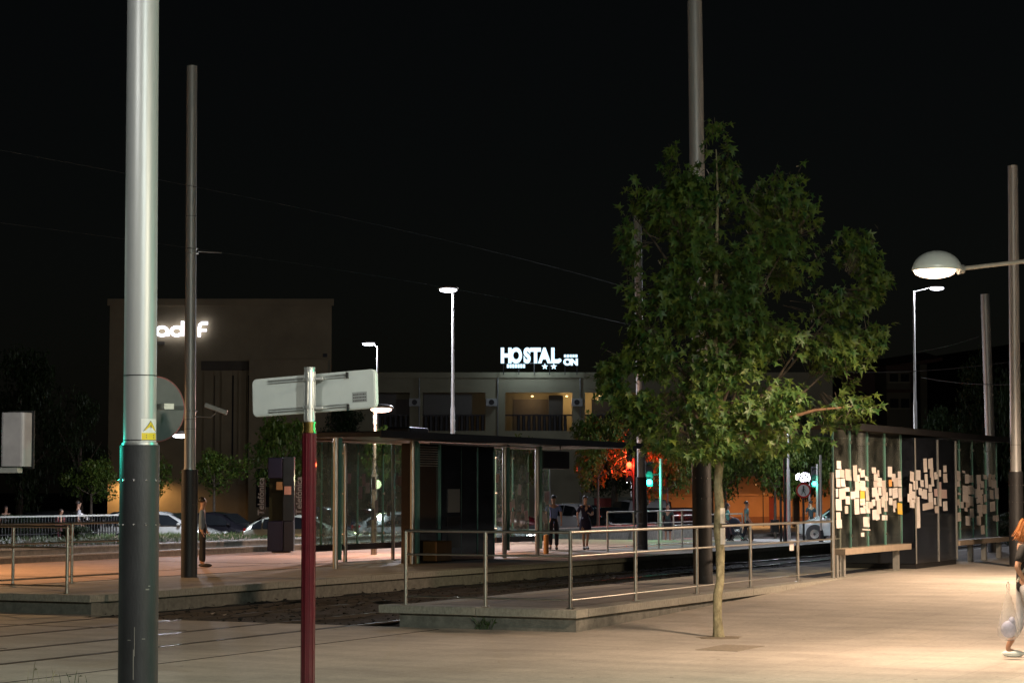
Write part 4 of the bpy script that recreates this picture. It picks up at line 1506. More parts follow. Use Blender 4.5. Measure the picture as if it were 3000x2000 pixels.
lamp_white(1313, 850, 1326, 74, 'tall white street lamp standing alone against the dark sky in the centre', 7000, cut=172)
lamp_white(1080, 1008, 1104, 105, 'white street lamp directly above the right end of the street name sign', 1500)
lamp_white(1117, 1200, 1096, 62, 'pinkish street lamp under the right corner of the street name sign', 1700, (1, .60, .45), 9, base_z=PZ)
lamp_white(532, 1276, 556, 74, 'white lamp half hidden by the dull grey mast', 2000)
lamp_white(2744, 845, 2684, 91, 'tall white street lamp below the large domed lamp at right', 3000)
lamp_white(2296, 1205, 2310, 92, 'small white street lamp glimpsed through the plane tree leaves', 1500)
lamp_white(2352, 1397, 2372, 108, 'very bright white lamp just above the round pedestrian sign', 900, (.85, .82, 1), 20)
lamp_white(1598, 1353, 1610, 150, 'tiny white lamp seen through the far shelter glass', 60)
lamp_white(1836, 1410, 1850, 150, 'small white lamp beside the slim mast and green light', 40)


def lamp_dome(head, pole, base_z, label, power, col, visible=True, estr=7.0, r=.30, cut=174):
    t = thing('street_lamp', label, 'street lamp', (pole.x, pole.y, base_z), 0, 'street lamps')
    h = head - Vector((pole.x, pole.y, base_z))
    MB().cyl(0, 0, 0, h.z + .5, .07, 16, .05).build('mast', M_galv, t, True)
    MB().tube([(0, 0, h.z + .28), h * Vector((.35, .35, 0)) if False else Vector((h.x * .12, h.y * .12, h.z + .28)), Vector((h.x, h.y, h.z + .02)) + (Vector((0, 0, 0)) - Vector((h.x, h.y, 0))).normalized() * r * .9],
              [.028, .028, .028], 10).build('arm', mat('lamp arm', (.45, .40, .34), .45, .3), t, True)
    sh = MB()
    n, rings = 28, 8
    vs, fs = [], []
    for i in range(rings + 1):
        ph = math.pi / 2 * i / rings
        for k_ in range(n):
            a = 2 * math.pi * k_ / n
            vs.append((h.x + r * 1.08 * math.cos(ph) * math.cos(a), h.y + r * math.cos(ph) * math.sin(a), h.z + r * .86 * math.sin(ph)))
    for i in range(rings):
        for k_ in range(n):
            fs.append((i * n + k_, i * n + (k_ + 1) % n, (i + 1) * n + (k_ + 1) % n, (i + 1) * n + k_))
    sh.add(vs, fs)
    o = sh.build('lamp_shade', mat('lamp dome', (.62, .66, .64), .35, .1, var=.04), t, True)
    sm = o.modifiers.new('thickness', 'SOLIDIFY')
    sm.thickness = .015
    tow = (Vector((0, 0, 0)) - Vector((h.x, h.y, 0))).normalized()
    MB().tube([Vector((h.x, h.y, h.z + .02)) + tow * (r * .95), Vector((h.x, h.y, h.z + .025)) + tow * (r * 1.22)], [.07, .055], 12).build('coupling', M_galv, t, True)
    if visible:
        MB().ball((h.x - .03, h.y, h.z - .01), (r * .9, r * .9, .095), 20, 8).build('lamp_glass', emat('sodium glow' + str(col), col, estr), t, True)
    point(t, (h.x, h.y, h.z - .13), power, col, .16, spot=cut)
    return t


WARM = (1, .71, .48)
hd = D(2745, 792, 28.3)
lamp_dome(hd, Vector((hd.x + 2.6, hd.y + .4, 0)), 0, 'large domed street lamp glowing warm white at the upper right', 2900, WARM)
# unseen lamps outside the frame, some of them added only as fill light
NEU = (1, .86, .66)
lamp_dome(Vector((-5.6, 15.0, 7.2)), Vector((-8.2, 14.4, 0)), 0, 'street lamp of the plaza left of the camera', 500, (1, 1.0, .95), cut=None)
lamp_white(1500 + 3.4 / 6 * F, -4600, 1500 + 4.4 / 6 * F, 6.0, 'added white fill lamp on a tall mast just behind the camera', 5000, (.92, 1, .94))  # added fill light, lifts the dim upper tree crown
lamp_dome(Vector((-8.6, 24.5, 5.6)), Vector((-11.0, 24.5, 0)), 0, 'added fill lamp for the paving beyond the left edge', 350, (.90, 1.0, .84))  # added fill light that brightens the paving at left
lamp_dome(Vector((4.6, 14.5, 5.3)), Vector((7.2, 14.0, 0)), 0, 'street lamp of the plaza right of the camera', 2400, (1, .90, .68), cut=None)
lamp_dome(AB(7.0, 19.5, 5.2) - Vector((1.2, 0, 0)), AB(5.0, 21.0, 0), PZ, 'street lamp over the left end of the far platform', 2900, (1, .58, .27), False)
lamp_dome(Vector((12.6, 43.0, 5.6)), Vector((15.2, 43.2, 0)), 0, 'street lamp of the plaza beyond the right edge', 8500, WARM)
for (px, py, d, pw, lab, c_) in ((395, 1392, 149, 800, 'orange wall lamp at the foot of the railway building behind the thick mast', (1, .55, .22)),
                                 (2075, 1375, 130, 700, 'orange lamp over the left part of the orange wall', (1, .5, .2)),
                                 (2235, 1350, 131, 900, 'orange lamp hidden in foliage over the orange wall', (1, .52, .2)),
                                 (2340, 1330, 131, 900, 'orange lamp behind the round sign lighting the orange wall', (1, .5, .2))):
    P = D(px, py, d)
    t = thing('wall_lamp', lab, 'lamp', P)
    MB().box(-.5, .5, -.5, .35, 0, .09).build('housing', M_dark, t)
    MB().ball((0, -.0, -.02), (.07, .05, .04), 8, 5).build('lamp_glass', emat('orange lamp', (1, .5, .2), 5), t)
    MB().tube([(0, .05, .05), (0, .05, -P.z)], .03, 8).build('post', M_dark, t)
    point(t, (0, -.05, -.15), pw, c_, .08, spot=174)
# warm lamps between shelter and lawn (their heads show only as glints through the glass)
P = D(1104, 1418, 82)
t = thing('globe_lamp', 'small greenish white globe lamp among leaves behind the far shelter', 'lamp', (P.x, P.y, 0))
MB().cyl(0, 0, 0, P.z - .1, .04, 10).build('post', M_dark, t, True)
MB().ball((0, 0, P.z), .17, 14, 10).build('globe', emat('greenish globe', (.86, 1, .55), 5), t, True)
point(t, (0, -.3, P.z + .2), 160, (.95, 1, .55), .15)


# ================================================================== TRAFFIC LIGHTS
def signal(px, py, d, lit, post_x, label, power, col, base=0.0, faces=0):
    P = D(px, py, d)
    Q = D(post_x, HY, d)
    t = thing('traffic_signal', label, 'traffic light', (Q.x, Q.y, base), 0, 'traffic lights')
    z = P.z - base
    dx = P.x - Q.x
    top_ = z + .72 if lit == 'green' else z + .2
    MB().cyl(0, 0, 0, top_ + .1, .055, 12).build('post', M_galv if lit == 'green' else M_dark, t, True)
    MB().box(dx - .14, dx + .14, -.02, .18, top_ - .92, top_).build('housing', M_black, t, bevel=.02)
    MB().box(min(dx, 0), max(dx, 0) + .01, .04, .10, top_ - .5, top_ - .46).build('bracket', M_dark, t)
    for i, nm in enumerate(('red', 'amber', 'green')):
        zl = top_ - .17 - i * .29
        on = nm == lit
        m_ = emat('signal ' + lit, col, 22) if on else M_black
        MB().tube([(dx, -.035, zl), (dx, -.022, zl)], .105, 18).build(nm + '_lens', m_, t)
        hood = MB()
        for k_ in range(9):
            a0, a1 = R(k_ * 20), R(k_ * 20 + 20)
            hood.add([(dx + .118 * math.cos(a0), -.02, zl + .118 * math.sin(a0)), (dx + .118 * math.cos(a1), -.02, zl + .118 * math.sin(a1)),
                      (dx + .118 * math.cos(a1), -.14, zl + .118 * math.sin(a1)), (dx + .118 * math.cos(a0), -.14, zl + .118 * math.sin(a0))], [(0, 1, 2, 3)])
        hood.build('visor', M_black, t)
    zl = top_ - .17 - ('red', 'amber', 'green').index(lit) * .29
    point(t, (dx, -.25, zl), power, col, .08)
    return t


GRN = (.02, 1.0, .60)
signal(3560, 1120, 21, 'green', 3640, 'green traffic light of the square beyond the right edge', 420, (.03, 1, .66))
signal(1902, 1409, 80, 'green', 1936, 'glowing green traffic light beside the slim mast', 160, GRN)
signal(2386, 1414, 96, 'green', 2394, 'small green traffic light right of the round pedestrian sign', 30, GRN)
signal(1843, 1362, 96.5, 'red', 1857, 'red traffic light shining through the street tree leaves', 750, (1, .03, .01))
P = D(1800, 1365, 93.2)
# round pedestrian sign
P = D(2354, 1436, 88)
t = thing('pedestrian_sign', 'round white sign with dark walking figure and red ring, on a dark post', 'sign', (P.x, P.y, 0))
MB().tube([(0, .0, P.z), (0, .02, P.z)], .30, 32).build('disc', M_red, t, True)
MB().tube([(0, -.008, P.z), (0, .0, P.z)], .235, 32).build('white_field', mat('sign white', (.62, .6, .62), .5, var=0), t, True)
fg = MB()
for pts_, w_ in (([(0, .10), (0, -.02)], .055), ([(0, -.01), (.06, -.10), (.075, -.18)], .035), ([(0, -.01), (-.05, -.09), (-.09, -.17)], .035), ([(0, .09), (.06, .02), (.08, -.02)], .024), ([(0, .09), (-.06, .03), (-.06, -.02)], .024)):
    stroke(None, pts_, w_, join=fg, yy=-.008, dd=.004)
fg.tube([(0, -.012, .15), (0, -.008, .15)], .034, 12)
fg.build('walking_figure', M_black, t, M=Matrix.Translation((0, 0, P.z)))
MB().cyl(0, .06, 0, P.z + .3, .045, 12).build('post', M_dark, t, True)
# litter bin on a post
P = G(2288, 1590, 0)
t = thing('litter_bin', 'dark litter bin hung on a post in front of the orange wall', 'bin', P)
s_ = F / P.y
MB().cyl(0, 0, 0, 1.9, .05, 10).build('post', M_dark, t, True)
MB().rbox(-.42, -.08, -.16, .16, .45, .95, .05).build('basket', M_black, t)
MB().box(-.12, 0, -.02, .02, .8, .84).build('bracket', M_dark, t)
for px, py, lab in ((2300, 1588, 'thin dark post right of the litter bin'), (2406, 1588, 'grey street post behind the small green traffic light')):
    P = G(px, py, 0)
    t = thing('street_post', lab, 'post', P)
    MB().cyl(0, 0, 0, 3.6, .05, 10).build('shaft', M_dark if px < 2350 else M_galv, t, True)
    MB().cyl(0, 0, 0, .5, .10, 10, .06).build('foot', M_dark, t, True)


# ================================================================== CARS
def make_car(name, label, col, L=4.2, Wd=1.74, Hh=1.46, kind='hatch', head_on=False, loc=(0, 0, 0), rz=0.0):
    """front of the car points to +x"""
    t = thing(name, label, 'car', loc, rz, 'cars parked and waiting beyond the lawn')
    m_ = mat('car paint ' + str(col), col, .22, .25, var=0, coat=.6)
    k = L / 4.2
    # side stations: x, belt z, roof z, half width at belt, half width at roof
    if kind == 'van':
        stn = [(-2.10, .95, 1.55, .80, .68), (-2.0, .98, 1.78, .84, .72), (-.6, 1.0, 1.84, .87, .74), (.55, 1.0, 1.78, .87, .72), (1.15, .98, 1.40, .86, .66), (1.55, .94, 1.00, .84, .70), (1.95, .82, .84, .78, .66), (2.10, .66, .67, .66, .55)]
    elif kind == 'suv':
        stn = [(-2.10, .90, .98, .78, .66), (-2.02, .95, 1.35, .82, .66), (-1.6, .97, 1.60, .86, .68), (-.3, .98, 1.66, .87, .69), (.45, .98, 1.58, .87, .67), (1.10, .98, 1.05, .86, .72), (1.75, .90, .93, .82, .70), (2.05, .74, .76, .74, .62), (2.12, .6, .61, .6, .5)]
    elif kind == 'estate':
        stn = [(-2.12, .80, .90, .76, .62), (-2.02, .88, 1.25, .80, .62), (-1.6, .90, 1.42, .83, .64), (-.3, .91, 1.47, .85, .64), (.35, .91, 1.40, .85, .62), (1.02, .91, .98, .84, .70), (1.70, .80, .83, .80, .68), (2.02, .66, .68, .72, .60), (2.12, .52, .53, .6, .5)]
    else:
        stn = [(-2.08, .82, .92, .74, .6), (-1.98, .88, 1.08, .79, .62), (-1.45, .90, 1.38, .83, .62), (-.4, .91, 1.46, .85, .62), (.25, .91, 1.40, .85, .61), (.98, .91, .97, .84, .70), (1.62, .80, .83, .80, .68), (1.98, .66, .68, .72, .60), (2.10, .50, .51, .6, .5)]
    hs_ = Hh / max(s_[2] for s_ in stn) if kind != 'van' else Hh / 1.84
    vs, fs = [], []
    ring_n = 10
    for x, bz, rz_, hb, hr in stn:
        x *= k
        bz *= hs_
        rz_ *= hs_
        hb *= Wd / 1.74
        hr *= Wd / 1.74
        zsill = .24 if abs(x) < 1.9 * k else .34
        for s_ in (-1, 1):
            seq = [(hb * .93, zsill), (hb * 1.02, zsill + (bz - zsill) * .45), (hb, bz), (hr, rz_ - .05), (hr * .72, rz_)]
            if s_ == 1:
                seq = seq[::-1]
            for w_, z_ in seq:
                vs.append((x, s_ * w_, z_))
    n = len(stn)
    for i in range(n - 1):
        for j in range(ring_n - 1):
            a = i * ring_n + j
            fs.append((a, a + 1, a + ring_n + 1, a + ring_n))
    fs.append(tuple(range(ring_n)))
    fs.append(tuple(reversed(range((n - 1) * ring_n, n * ring_n))))
    body = MB().add(vs, fs).build('body', m_, t)
    body.data.polygons.foreach_set('use_smooth', [True] * len(body.data.polygons))
    bv = body.modifiers.new('sub', 'SUBSURF')
    bv.levels = bv.render_levels = 1
    # windows: side glass between stations
    for s_ in (-1, 1):
        for i0, i1, f0, f1 in ((1, 2, .35, 1), (2, 3, .05, .96), (3, 4, .04, 1), (4, 5, 0, .72)):
            if i1 >= n:
                continue
            q4 = []
            for ii, ff in ((i0, f0), (i0, f1)):
                x0, b0, r0, hb0, hr0 = stn[ii]
                x1, b1, r1, hb1, hr1 = stn[i1]
                x = (x0 + (x1 - x0) * ff) * k
                bz = (b0 + (b1 - b0) * ff) * hs_ + .04
                rz_ = (r0 + (r1 - r0) * ff) * hs_ - .11
                hb = (hb0 + (hb1 - hb0) * ff) * Wd / 1.74
                hr = (hr0 + (hr1 - hr0) * ff) * Wd / 1.74
                if rz_ < bz + .05:
                    rz_ = bz + .05
                q4.append(((x, s_ * (hb + .006), bz), (x, s_ * (hr + .02 + (hb - hr) * .12), rz_)))
            (a, b), (c, e) = q4
            o = MB().add([a, c, e, b], [(0, 1, 2, 3)]).build('side_window', M_cglass, t)
            sm = o.modifiers.new('thickness', 'SOLIDIFY')
            sm.thickness = .02
            sm.offset = 0
    # windscreen and rear window
    for (i0, i1, nm) in ((4, 5, 'windscreen'), (2, 1, 'rear_window')):
        x0, b0, r0, hb0, hr0 = stn[i0]
        x1, b1, r1, hb1, hr1 = stn[i1]
        f0, f1 = .12, .93
        pts = []
        for f_ in (f0, f1):
            x = (x0 + (x1 - x0) * f_) * k
            z_ = (r0 + (r1 - r0) * f_) * hs_ + .012
            w_ = (hr0 + (hr1 - hr0) * f_) * .80 * Wd / 1.74
            pts.append((x, w_, z_))
        (xa, wa, za_), (xb, wb, zb_) = pts
        o = MB().add([(xa, -wa, za_), (xa, wa, za_), (xb, wb, zb_), (xb, -wb, zb_)], [(0, 1, 2, 3)]).build(nm, M_cglass, t)
        sm = o.modifiers.new('thickness', 'SOLIDIFY')
        sm.thickness = .02
    # wheels with arches
    for wx in (-1.28 * k, 1.30 * k):
        for s_ in (-1, 1):
            y_ = s_ * (Wd / 2 - .06)
            w = MB().tube([(wx, y_ - .10, .31), (wx, y_ + .10, .31)], .31, 22).build('wheel', M_rubber, t, True)
            MB().tube([(wx, y_ - s_ * .02, .31), (wx, y_ + s_ * .108, .31)], .20, 18).build('rim', M_chrome, w, True)
            MB().tube([(wx, y_ + s_ * .109, .31), (wx, y_ + s_ * .115, .31)], .06, 10).build('hub', M_dark, w)
            MB().tube([(wx, y_ - s_ * .3, .33), (wx, y_ + s_ * .055, .33)], .385, 22).build('wheel_arch', M_black, t)
    # lights, bumpers, plates, mirrors
    lx = stn[-2][0] * k
    for s_ in (-1, 1):
        hm = emat('lit headlight', (.92, .95, 1), 9) if head_on else M_headl
        MB().ball((lx + .0, s_ * .58 * Wd / 1.74, .66 * hs_), (.12, .15, .075), 10, 6).build('headlight', hm, t, True)
        MB().box(-2.10 * k, -2.02 * k, s_ * .60 - .10, s_ * .60 + .10, .72 * hs_, .95 * hs_).build('tail_light', M_tail, t, bevel=.01)
        MB().ball((.78 * k, s_ * (Wd / 2 + .06), 1.0 * hs_), (.07, .09, .06), 8, 5).build('mirror', m_, t, True)
    MB().box(1.90 * k, 2.13 * k, -.62, .62, .28, .44).build('front_bumper', M_black, t, bevel=.03)
    MB().box(-2.14 * k, -1.95 * k, -.66, .66, .30, .50).build('rear_bumper', M_black, t, bevel=.03)
    MB().box(2.131 * k, 2.14 * k, -.26, .26, .38, .49).build('number_plate', M_white, t)
    MB().box(-2.15 * k, -2.141 * k, -.26, .26, .52, .63).build('number_plate', M_white, t)
    MB().box(2.04 * k, 2.115 * k, -.34, .34, .50, .58).build('grille', M_black, t)
    return t


def car_at(px, d, *a, **kw):
    P = D(px, HY, d)
    return make_car(*a, loc=(P.x, P.y, kw.pop('z', -.06)), **kw)


car_at(482, 78, 'parked_car', 'silver estate car parked behind the left end of the picket fence', (.42, .44, .42), kind='estate', L=4.3, Hh=1.5, rz=R(-8))
car_at(655, 80, 'parked_car', 'black car with small round headlights right of the dull grey mast', (.012, .012, .016), kind='hatch', L=3.6, Hh=1.45, rz=R(-20))
car_at(905, 74, 'parked_car', 'pale grey green hatchback directly behind the phone kiosk', (.30, .33, .28), kind='hatch', L=4.2, Hh=1.42, rz=R(-6))
car_at(950, 86, 'parked_car', 'dark blue car behind the pale hatchback, seen through glass', (.015, .02, .06), kind='suv', L=4.3, Hh=1.6, rz=R(-10))
car_at(1105, 92, 'parked_car', 'small dark red car seen through the far shelter glass', (.14, .01, .02), kind='hatch', L=3.7, rz=R(-60))
car_at(1205, 80, 'parked_car', 'silver car partly hidden by the grilled cabinet of the shelter', (.35, .35, .36), kind='hatch', rz=R(15))
car_at(1400, 78, 'moving_car', 'silver car with its headlight on behind the shelter cabinets', (.50, .51, .54), kind='hatch', L=4.3, Hh=1.32, rz=R(-14), head_on=True)
car_at(1480, 95, 'parked_car', 'dark maroon car behind the silver car with lit headlight', (.09, .008, .012), kind='estate', rz=R(-5), Hh=1.6)
car_at(1700, 106, 'parked_car', 'white car behind the woman in the dark dress', (.62, .63, .62), kind='suv', L=4.1, rz=R(-55), Hh=1.6)
car_at(1795, 100, 'parked_car', 'black car facing the camera left of the slim mast', (.012, .018, .02), kind='estate', rz=R(-70))
car_at(1850, 114, 'parked_car', 'silver white van with red tail light behind the black car', (.5, .5, .5), kind='van', rz=R(110), Hh=1.75)
car_at(1915, 108, 'parked_car', 'white van end with number plate right of the slim mast', (.62, .62, .60), kind='van', rz=R(-85), Hh=1.8)
car_at(2030, 98, 'parked_car', 'dark saloon behind the mast that stands behind the tree', (.014, .016, .018), kind='estate', rz=R(-30))
car_at(2480, 96, 'parked_car', 'light grey car at the left edge of the notice covered shelter', (.36, .38, .38), kind='suv', rz=R(165), Hh=1.65)
car_at(2545, 84, 'moving_car', 'white car with lit headlights seen through the notice covered glass', (.6, .6, .62), kind='hatch', rz=R(-100), head_on=True)
car_at(200, 84, 'parked_car', 'dark car at far left behind the two walkers', (.012, .012, .012), kind='hatch', rz=R(0))


# ================================================================== PEOPLE
def skin_obj(name, chains, m, parent, sub=2):
    """chains: list of [(co, rx, ry), ...]; the first chain's first vertex is the root, later chains start at the named point"""
    verts, edges, radii, roots = [], [], [], []
    index = {}
    for ch in chains:
        prevv = None
        fresh = True
        for (co, rx, ry) in ch:
            key = tuple(round(c, 4) for c in co)
            if key in index:
                i = index[key]
                if prevv is None:
                    fresh = False
            else:
                i = len(verts)
                index[key] = i
                verts.append(co)
                radii.append((rx, ry))
            if prevv is None and fresh:
                roots.append(i)
            if prevv is not None:
                edges.append((prevv, i))
            prevv = i
    me = bpy.data.meshes.new(name)
    me.from_pydata(verts, edges, [])
    me.materials.append(m)
    o = bpy.data.objects.new(name, me)
    COL.objects.link(o)
    o.parent = parent
    sk = o.modifiers.new('skin', 'SKIN')
    sk.use_smooth_shade = True
    sk.branch_smoothing = .6
    if not me.skin_vertices:
        me.attributes.new('skin', 'FLOAT_VECTOR', 'POINT') if False else None
    sv = me.skin_vertices[0].data
    for i, r_ in enumerate(radii):
        sv[i].radius = r_
        sv[i].use_root = i in roots
    ss = o.modifiers.new('sub', 'SUBSURF')
    ss.levels = ss.render_levels = sub
    return o


def ensure_skin(me):
    pass


def person(label, loc, rz, H, shirt, legs, hair, pose='stand', skirt=False, long_hair=False, group=None, sleeves='short', shorts=False, sub=1, arm=None, head_tilt=0):
    """faces -y in its own frame"""
    t = thing('person', label, 'person', loc, rz, group)
    k = H / 1.75
    v = lambda x, y, z: (x * k, y * k, z * k)
    stride = .22 if pose == 'walk' else .03
    armsw = .20 if pose == 'walk' else .04
    hipL, hipR = v(-.09, 0, .90), v(.09, 0, .90)
    kneeL, kneeR = v(-.10, -stride * .7, .50), v(.10, stride * .15, .50)
    ankL, ankR = v(-.10, -stride, .085), v(.10, stride, .10)
    toeL, toeR = v(-.11, -stride - .15, .035), v(.11, stride - .14, .035)
    pel, wai, che, nek = v(0, 0, .95), v(0, .01, 1.10), v(0, 0, 1.30), v(0, .01, 1.47)
    sL, sR = v(-.17, .01, 1.41), v(.17, .01, 1.41)
    eL, eR = v(-.24, armsw * .5, 1.14), v(.24, -armsw * .2, 1.14)
    wL, wR = v(-.25, -armsw * .2, .90), v(.25, -armsw - .05, .91)
    hL, hR = v(-.25, -armsw * .3 - .02, .82), v(.25, -armsw - .09, .83)
    if arm == 'push':
        eL, eR = v(-.24, -.08, 1.17), v(.24, -.08, 1.17)
        wL, wR = v(-.20, -.30, 1.06), v(.20, -.30, 1.06)
        hL, hR = v(-.19, -.38, 1.05), v(.19, -.38, 1.05)
    if arm == 'bent':
        wR = v(.12, -.22, 1.12)
        hR = v(.06, -.27, 1.16)
        eR = v(.25, -.03, 1.15)
    if arm == 'bent_both':
        eL, eR = v(-.25, -.03, 1.14), v(.25, -.03, 1.15)
        wL, wR = v(-.14, -.22, 1.08), v(.12, -.22, 1.12)
        hL, hR = v(-.08, -.27, 1.10), v(.06, -.27, 1.16)
    head0, head1, head2 = v(0, -.012, 1.54), v(0, -.02 - head_tilt, 1.62), v(0, -.012 - head_tilt, 1.69)
    ch = [[(pel, .13 * k, .09 * k), (wai, .12 * k, .085 * k), (che, .14 * k, .10 * k), (nek, .055 * k, .055 * k), (head0, .062 * k, .07 * k), (head1, .078 * k, .098 * k), (head2, .066 * k, .082 * k)],
          [(che, .14 * k, .1 * k), (sL, .055 * k, .055 * k), (eL, .038 * k, .038 * k), (wL, .026 * k, .022 * k), (hL, .036 * k, .018 * k)],
          [(che, .14 * k, .1 * k), (sR, .055 * k, .055 * k), (eR, .038 * k, .038 * k), (wR, .026 * k, .022 * k), (hR, .036 * k, .018 * k)],
          [(pel, .13 * k, .09 * k), (hipL, .085 * k, .085 * k), (kneeL, .055 * k, .055 * k), (ankL, .038 * k, .04 * k), (toeL, .036 * k, .028 * k)],
          [(pel, .13 * k, .09 * k), (hipR, .085 * k, .085 * k), (kneeR, .055 * k, .055 * k), (ankR, .038 * k, .04 * k), (toeR, .036 * k, .028 * k)]]
    nose = v(0, -.115 - head_tilt, 1.615)
    ch.append([(v(0, -.085 - head_tilt, 1.62), .012 * k, .016 * k), (nose, .010 * k, .010 * k)])
    for hp, wp in ((hL, wL), (hR, wR)):
        dv = (Vector(hp) - Vector(wp)).normalized()
        for f_ in range(4):
            off = Vector(((f_ - 1.5) * .016 * k, 0, 0)) if abs(dv.y) < .7 else Vector(((f_ - 1.5) * .016 * k, 0, 0))
            L_ = (.070, .082, .078, .060)[f_] * k
            p0 = Vector(hp) + off
            p1 = p0 + dv * L_ * .55
            p2 = p1 + (dv + Vector((0, -.45, 0))).normalized() * L_ * .45
            ch.append([(tuple(p0), .009 * k, .009 * k), (tuple(p1), .0085 * k, .0085 * k), (tuple(p2), .007 * k, .007 * k)])
        p0 = Vector(wp).lerp(Vector(hp), .5) + Vector((0, -.015 * k, 0))
        ch.append([(tuple(p0), .011 * k, .011 * k), (tuple(p0 + dv * .03 * k + Vector((0, -.035 * k, 0))), .010 * k, .010 * k), (tuple(p0 + dv * .06 * k + Vector((0, -.04 * k, 0))), .008 * k, .008 * k)])
    skin_obj('body', ch, M_skin, t, sub)
    g_ = .014 * k
    ms = mat('cloth ' + str(shirt), shirt, .85, var=.12, scale=12)
    ml = mat('cloth ' + str(legs), legs, .85, var=.12, scale=12)
    mh = mat('hair ' + str(hair), hair, .5, var=.2, scale=40)
    low = v(0, 0, .80)
    sh = [[(low, .135 * k + g_, .095 * k + g_), (wai, .125 * k + g_, .09 * k + g_), (che, .145 * k + g_, .105 * k + g_), (v(0, .005, 1.43), .085 * k, .07 * k)]]
    for s_, e_, w_ in ((sL, eL, wL), (sR, eR, wR)):
        end = tuple(Vector(s_).lerp(Vector(e_), .82)) if sleeves == 'short' else tuple(Vector(e_).lerp(Vector(w_), .9))
        c_ = [(che, .14 * k, .1 * k), (s_, .062 * k + g_, .062 * k + g_)]
        if sleeves != 'short':
            c_.append((e_, .045 * k + g_, .045 * k + g_))
        c_.append((end, .046 * k + g_ if sleeves == 'short' else .034 * k + g_, .046 * k + g_ if sleeves == 'short' else .034 * k + g_))
        sh.append(c_)
    skin_obj('shirt', sh, ms, t, sub)
    if skirt:
        sk_ = MB()
        n = 20
        rows = [(1.04, .135, .10), (.92, .175, .13), (.75, .19, .15), (.52, .20, .17)]
        vs, fs = [], []
        for z_, rx, ry in rows:
            for i in range(n):
                a = 2 * math.pi * i / n
                wv = 1 + .06 * math.sin(a * 5) * (1.04 - z_)
                vs.append((rx * k * wv * math.cos(a), ry * k * wv * math.sin(a), z_ * k))
        for j in range(len(rows) - 1):
            for i in range(n):
                fs.append((j * n + i, j * n + (i + 1) % n, (j + 1) * n + (i + 1) % n, (j + 1) * n + i))
        sk_.add(vs, fs)
        o = sk_.build('skirt', ml, t, True)
        sm = o.modifiers.new('thickness', 'SOLIDIFY')
        sm.thickness = .006
    else:
        tr = [[(v(0, 0, 1.14), .12 * k + g_, .085 * k + g_), (v(0, 0, 1.04), .135 * k + g_, .095 * k + g_), (pel, .14 * k + g_, .10 * k + g_)]]
        for h_, kn, an in ((hipL, kneeL, ankL), (hipR, kneeR, ankR)):
            c_ = [(pel, .13 * k, .09 * k), (h_, .092 * k + g_, .092 * k + g_), (kn, .062 * k + g_, .064 * k + g_)]
            if not shorts:
                c_.append((tuple(Vector(kn).lerp(Vector(an), .93)), .052 * k + g_, .054 * k + g_))
            else:
                c_.append((tuple(Vector(kn).lerp(Vector(an), .62)), .06 * k + g_, .06 * k + g_))
            tr.append(c_)
        skin_obj('trousers', tr, ml, t, sub)
    ha = MB()
    hc = Vector(v(0, .022 - head_tilt * .8, 1.655))
    ha.ball(hc, (.092 * k, .098 * k, .098 * k), 14, 9, -.35)
    if long_hair:
        ha.tube([hc + Vector((0, .03 * k, 0)), hc + Vector((0, .065 * k, -.12 * k)), hc + Vector((0, .08 * k, -.17 * k)), hc + Vector((0, .085 * k, -.24 * k))], [.085 * k, .088 * k, .08 * k, .03 * k], 12)
    ha.build('hair', mh, t, True)
    for an, to in ((ankL, toeL), (ankR, toeR)):
        a_, b_ = Vector(an), Vector(to)
        sm_ = MB().ball(((a_.x + b_.x) / 2, (a_.y + b_.y) / 2 - .005, .045 * k), (.052 * k, .145 * k, .048 * k), 12, 7)
        sm_.build('shoe', mat('shoe leather', (.03, .025, .02), .5) if not shorts else mat('pale shoe', (.62, .68, .66), .6), t, True)
    return t


person('man in a blue T-shirt and dark trousers waiting right of the far shelter', G(1622, 1609, PZ), R(185), 1.68, (.10, .15, .34), (.012, .012, .02), (.012, .01, .008))
person('woman in a dark dress with long black hair walking on the far platform', G(1715, 1609, PZ), R(12), 1.66, (.014, .010, .035), (.014, .010, .035), (.01, .008, .008), 'walk', True, True, sleeves='short', arm='bent')
person('man in a pale blue shirt and black trousers right of the dull grey mast', G(592, 1660, PZ), R(95), 1.66, (.14, .20, .27), (.012, .012, .014), (.02, .015, .01), 'stand', sleeves='long')
P = D(230, HY, 80)
person('man in a white shirt and grey trousers strolling behind the picket fence', (P.x, P.y, -.06), R(120), 1.84, (.50, .50, .52), (.22, .20, .18), (.03, .02, .015), 'walk')
P = D(178, HY, 79)
person('woman in a pinkish top leaning behind the fence at far left', (P.x, P.y, -.06), R(60), 1.55, (.20, .06, .06), (.16, .03, .05), (.02, .015, .01), 'stand', arm='bent', head_tilt=.05)
P = G(2188, 1590, 0)
person('man in a teal shirt behind the pushchair in front of the orange wall', P, R(100), 1.72, (.16, .34, .34), (.02, .02, .025), (.05, .04, .03), 'walk')
P = G(2133, 1588, 0)
person('woman in a teal top pushing the pushchair beside the plane tree trunk', P, R(85), 1.62, (.10, .36, .33), (.015, .015, .02), (.015, .012, .01), 'stand', long_hair=True, arm='push')
P = G(1957, 1588, 0)
person('dim person in a dark skirt beyond the distant railing', P, R(0), 1.60, (.03, .06, .055), (.012, .015, .018), (.01, .01, .01), 'stand', True)
P = G(2376, 1578, 0)
person('dark clothed person standing right of the round pedestrian sign', P, R(200), 1.7, (.02, .035, .045), (.01, .01, .012), (.012, .01, .01), 'stand', arm='bent')
P = D(18, HY, 84)
person('hardly visible pale person at the far left edge behind the shrub', (P.x, P.y, -.06), R(40), 1.62, (.14, .12, .11), (.05, .05, .05), (.03, .02, .02), 'stand')

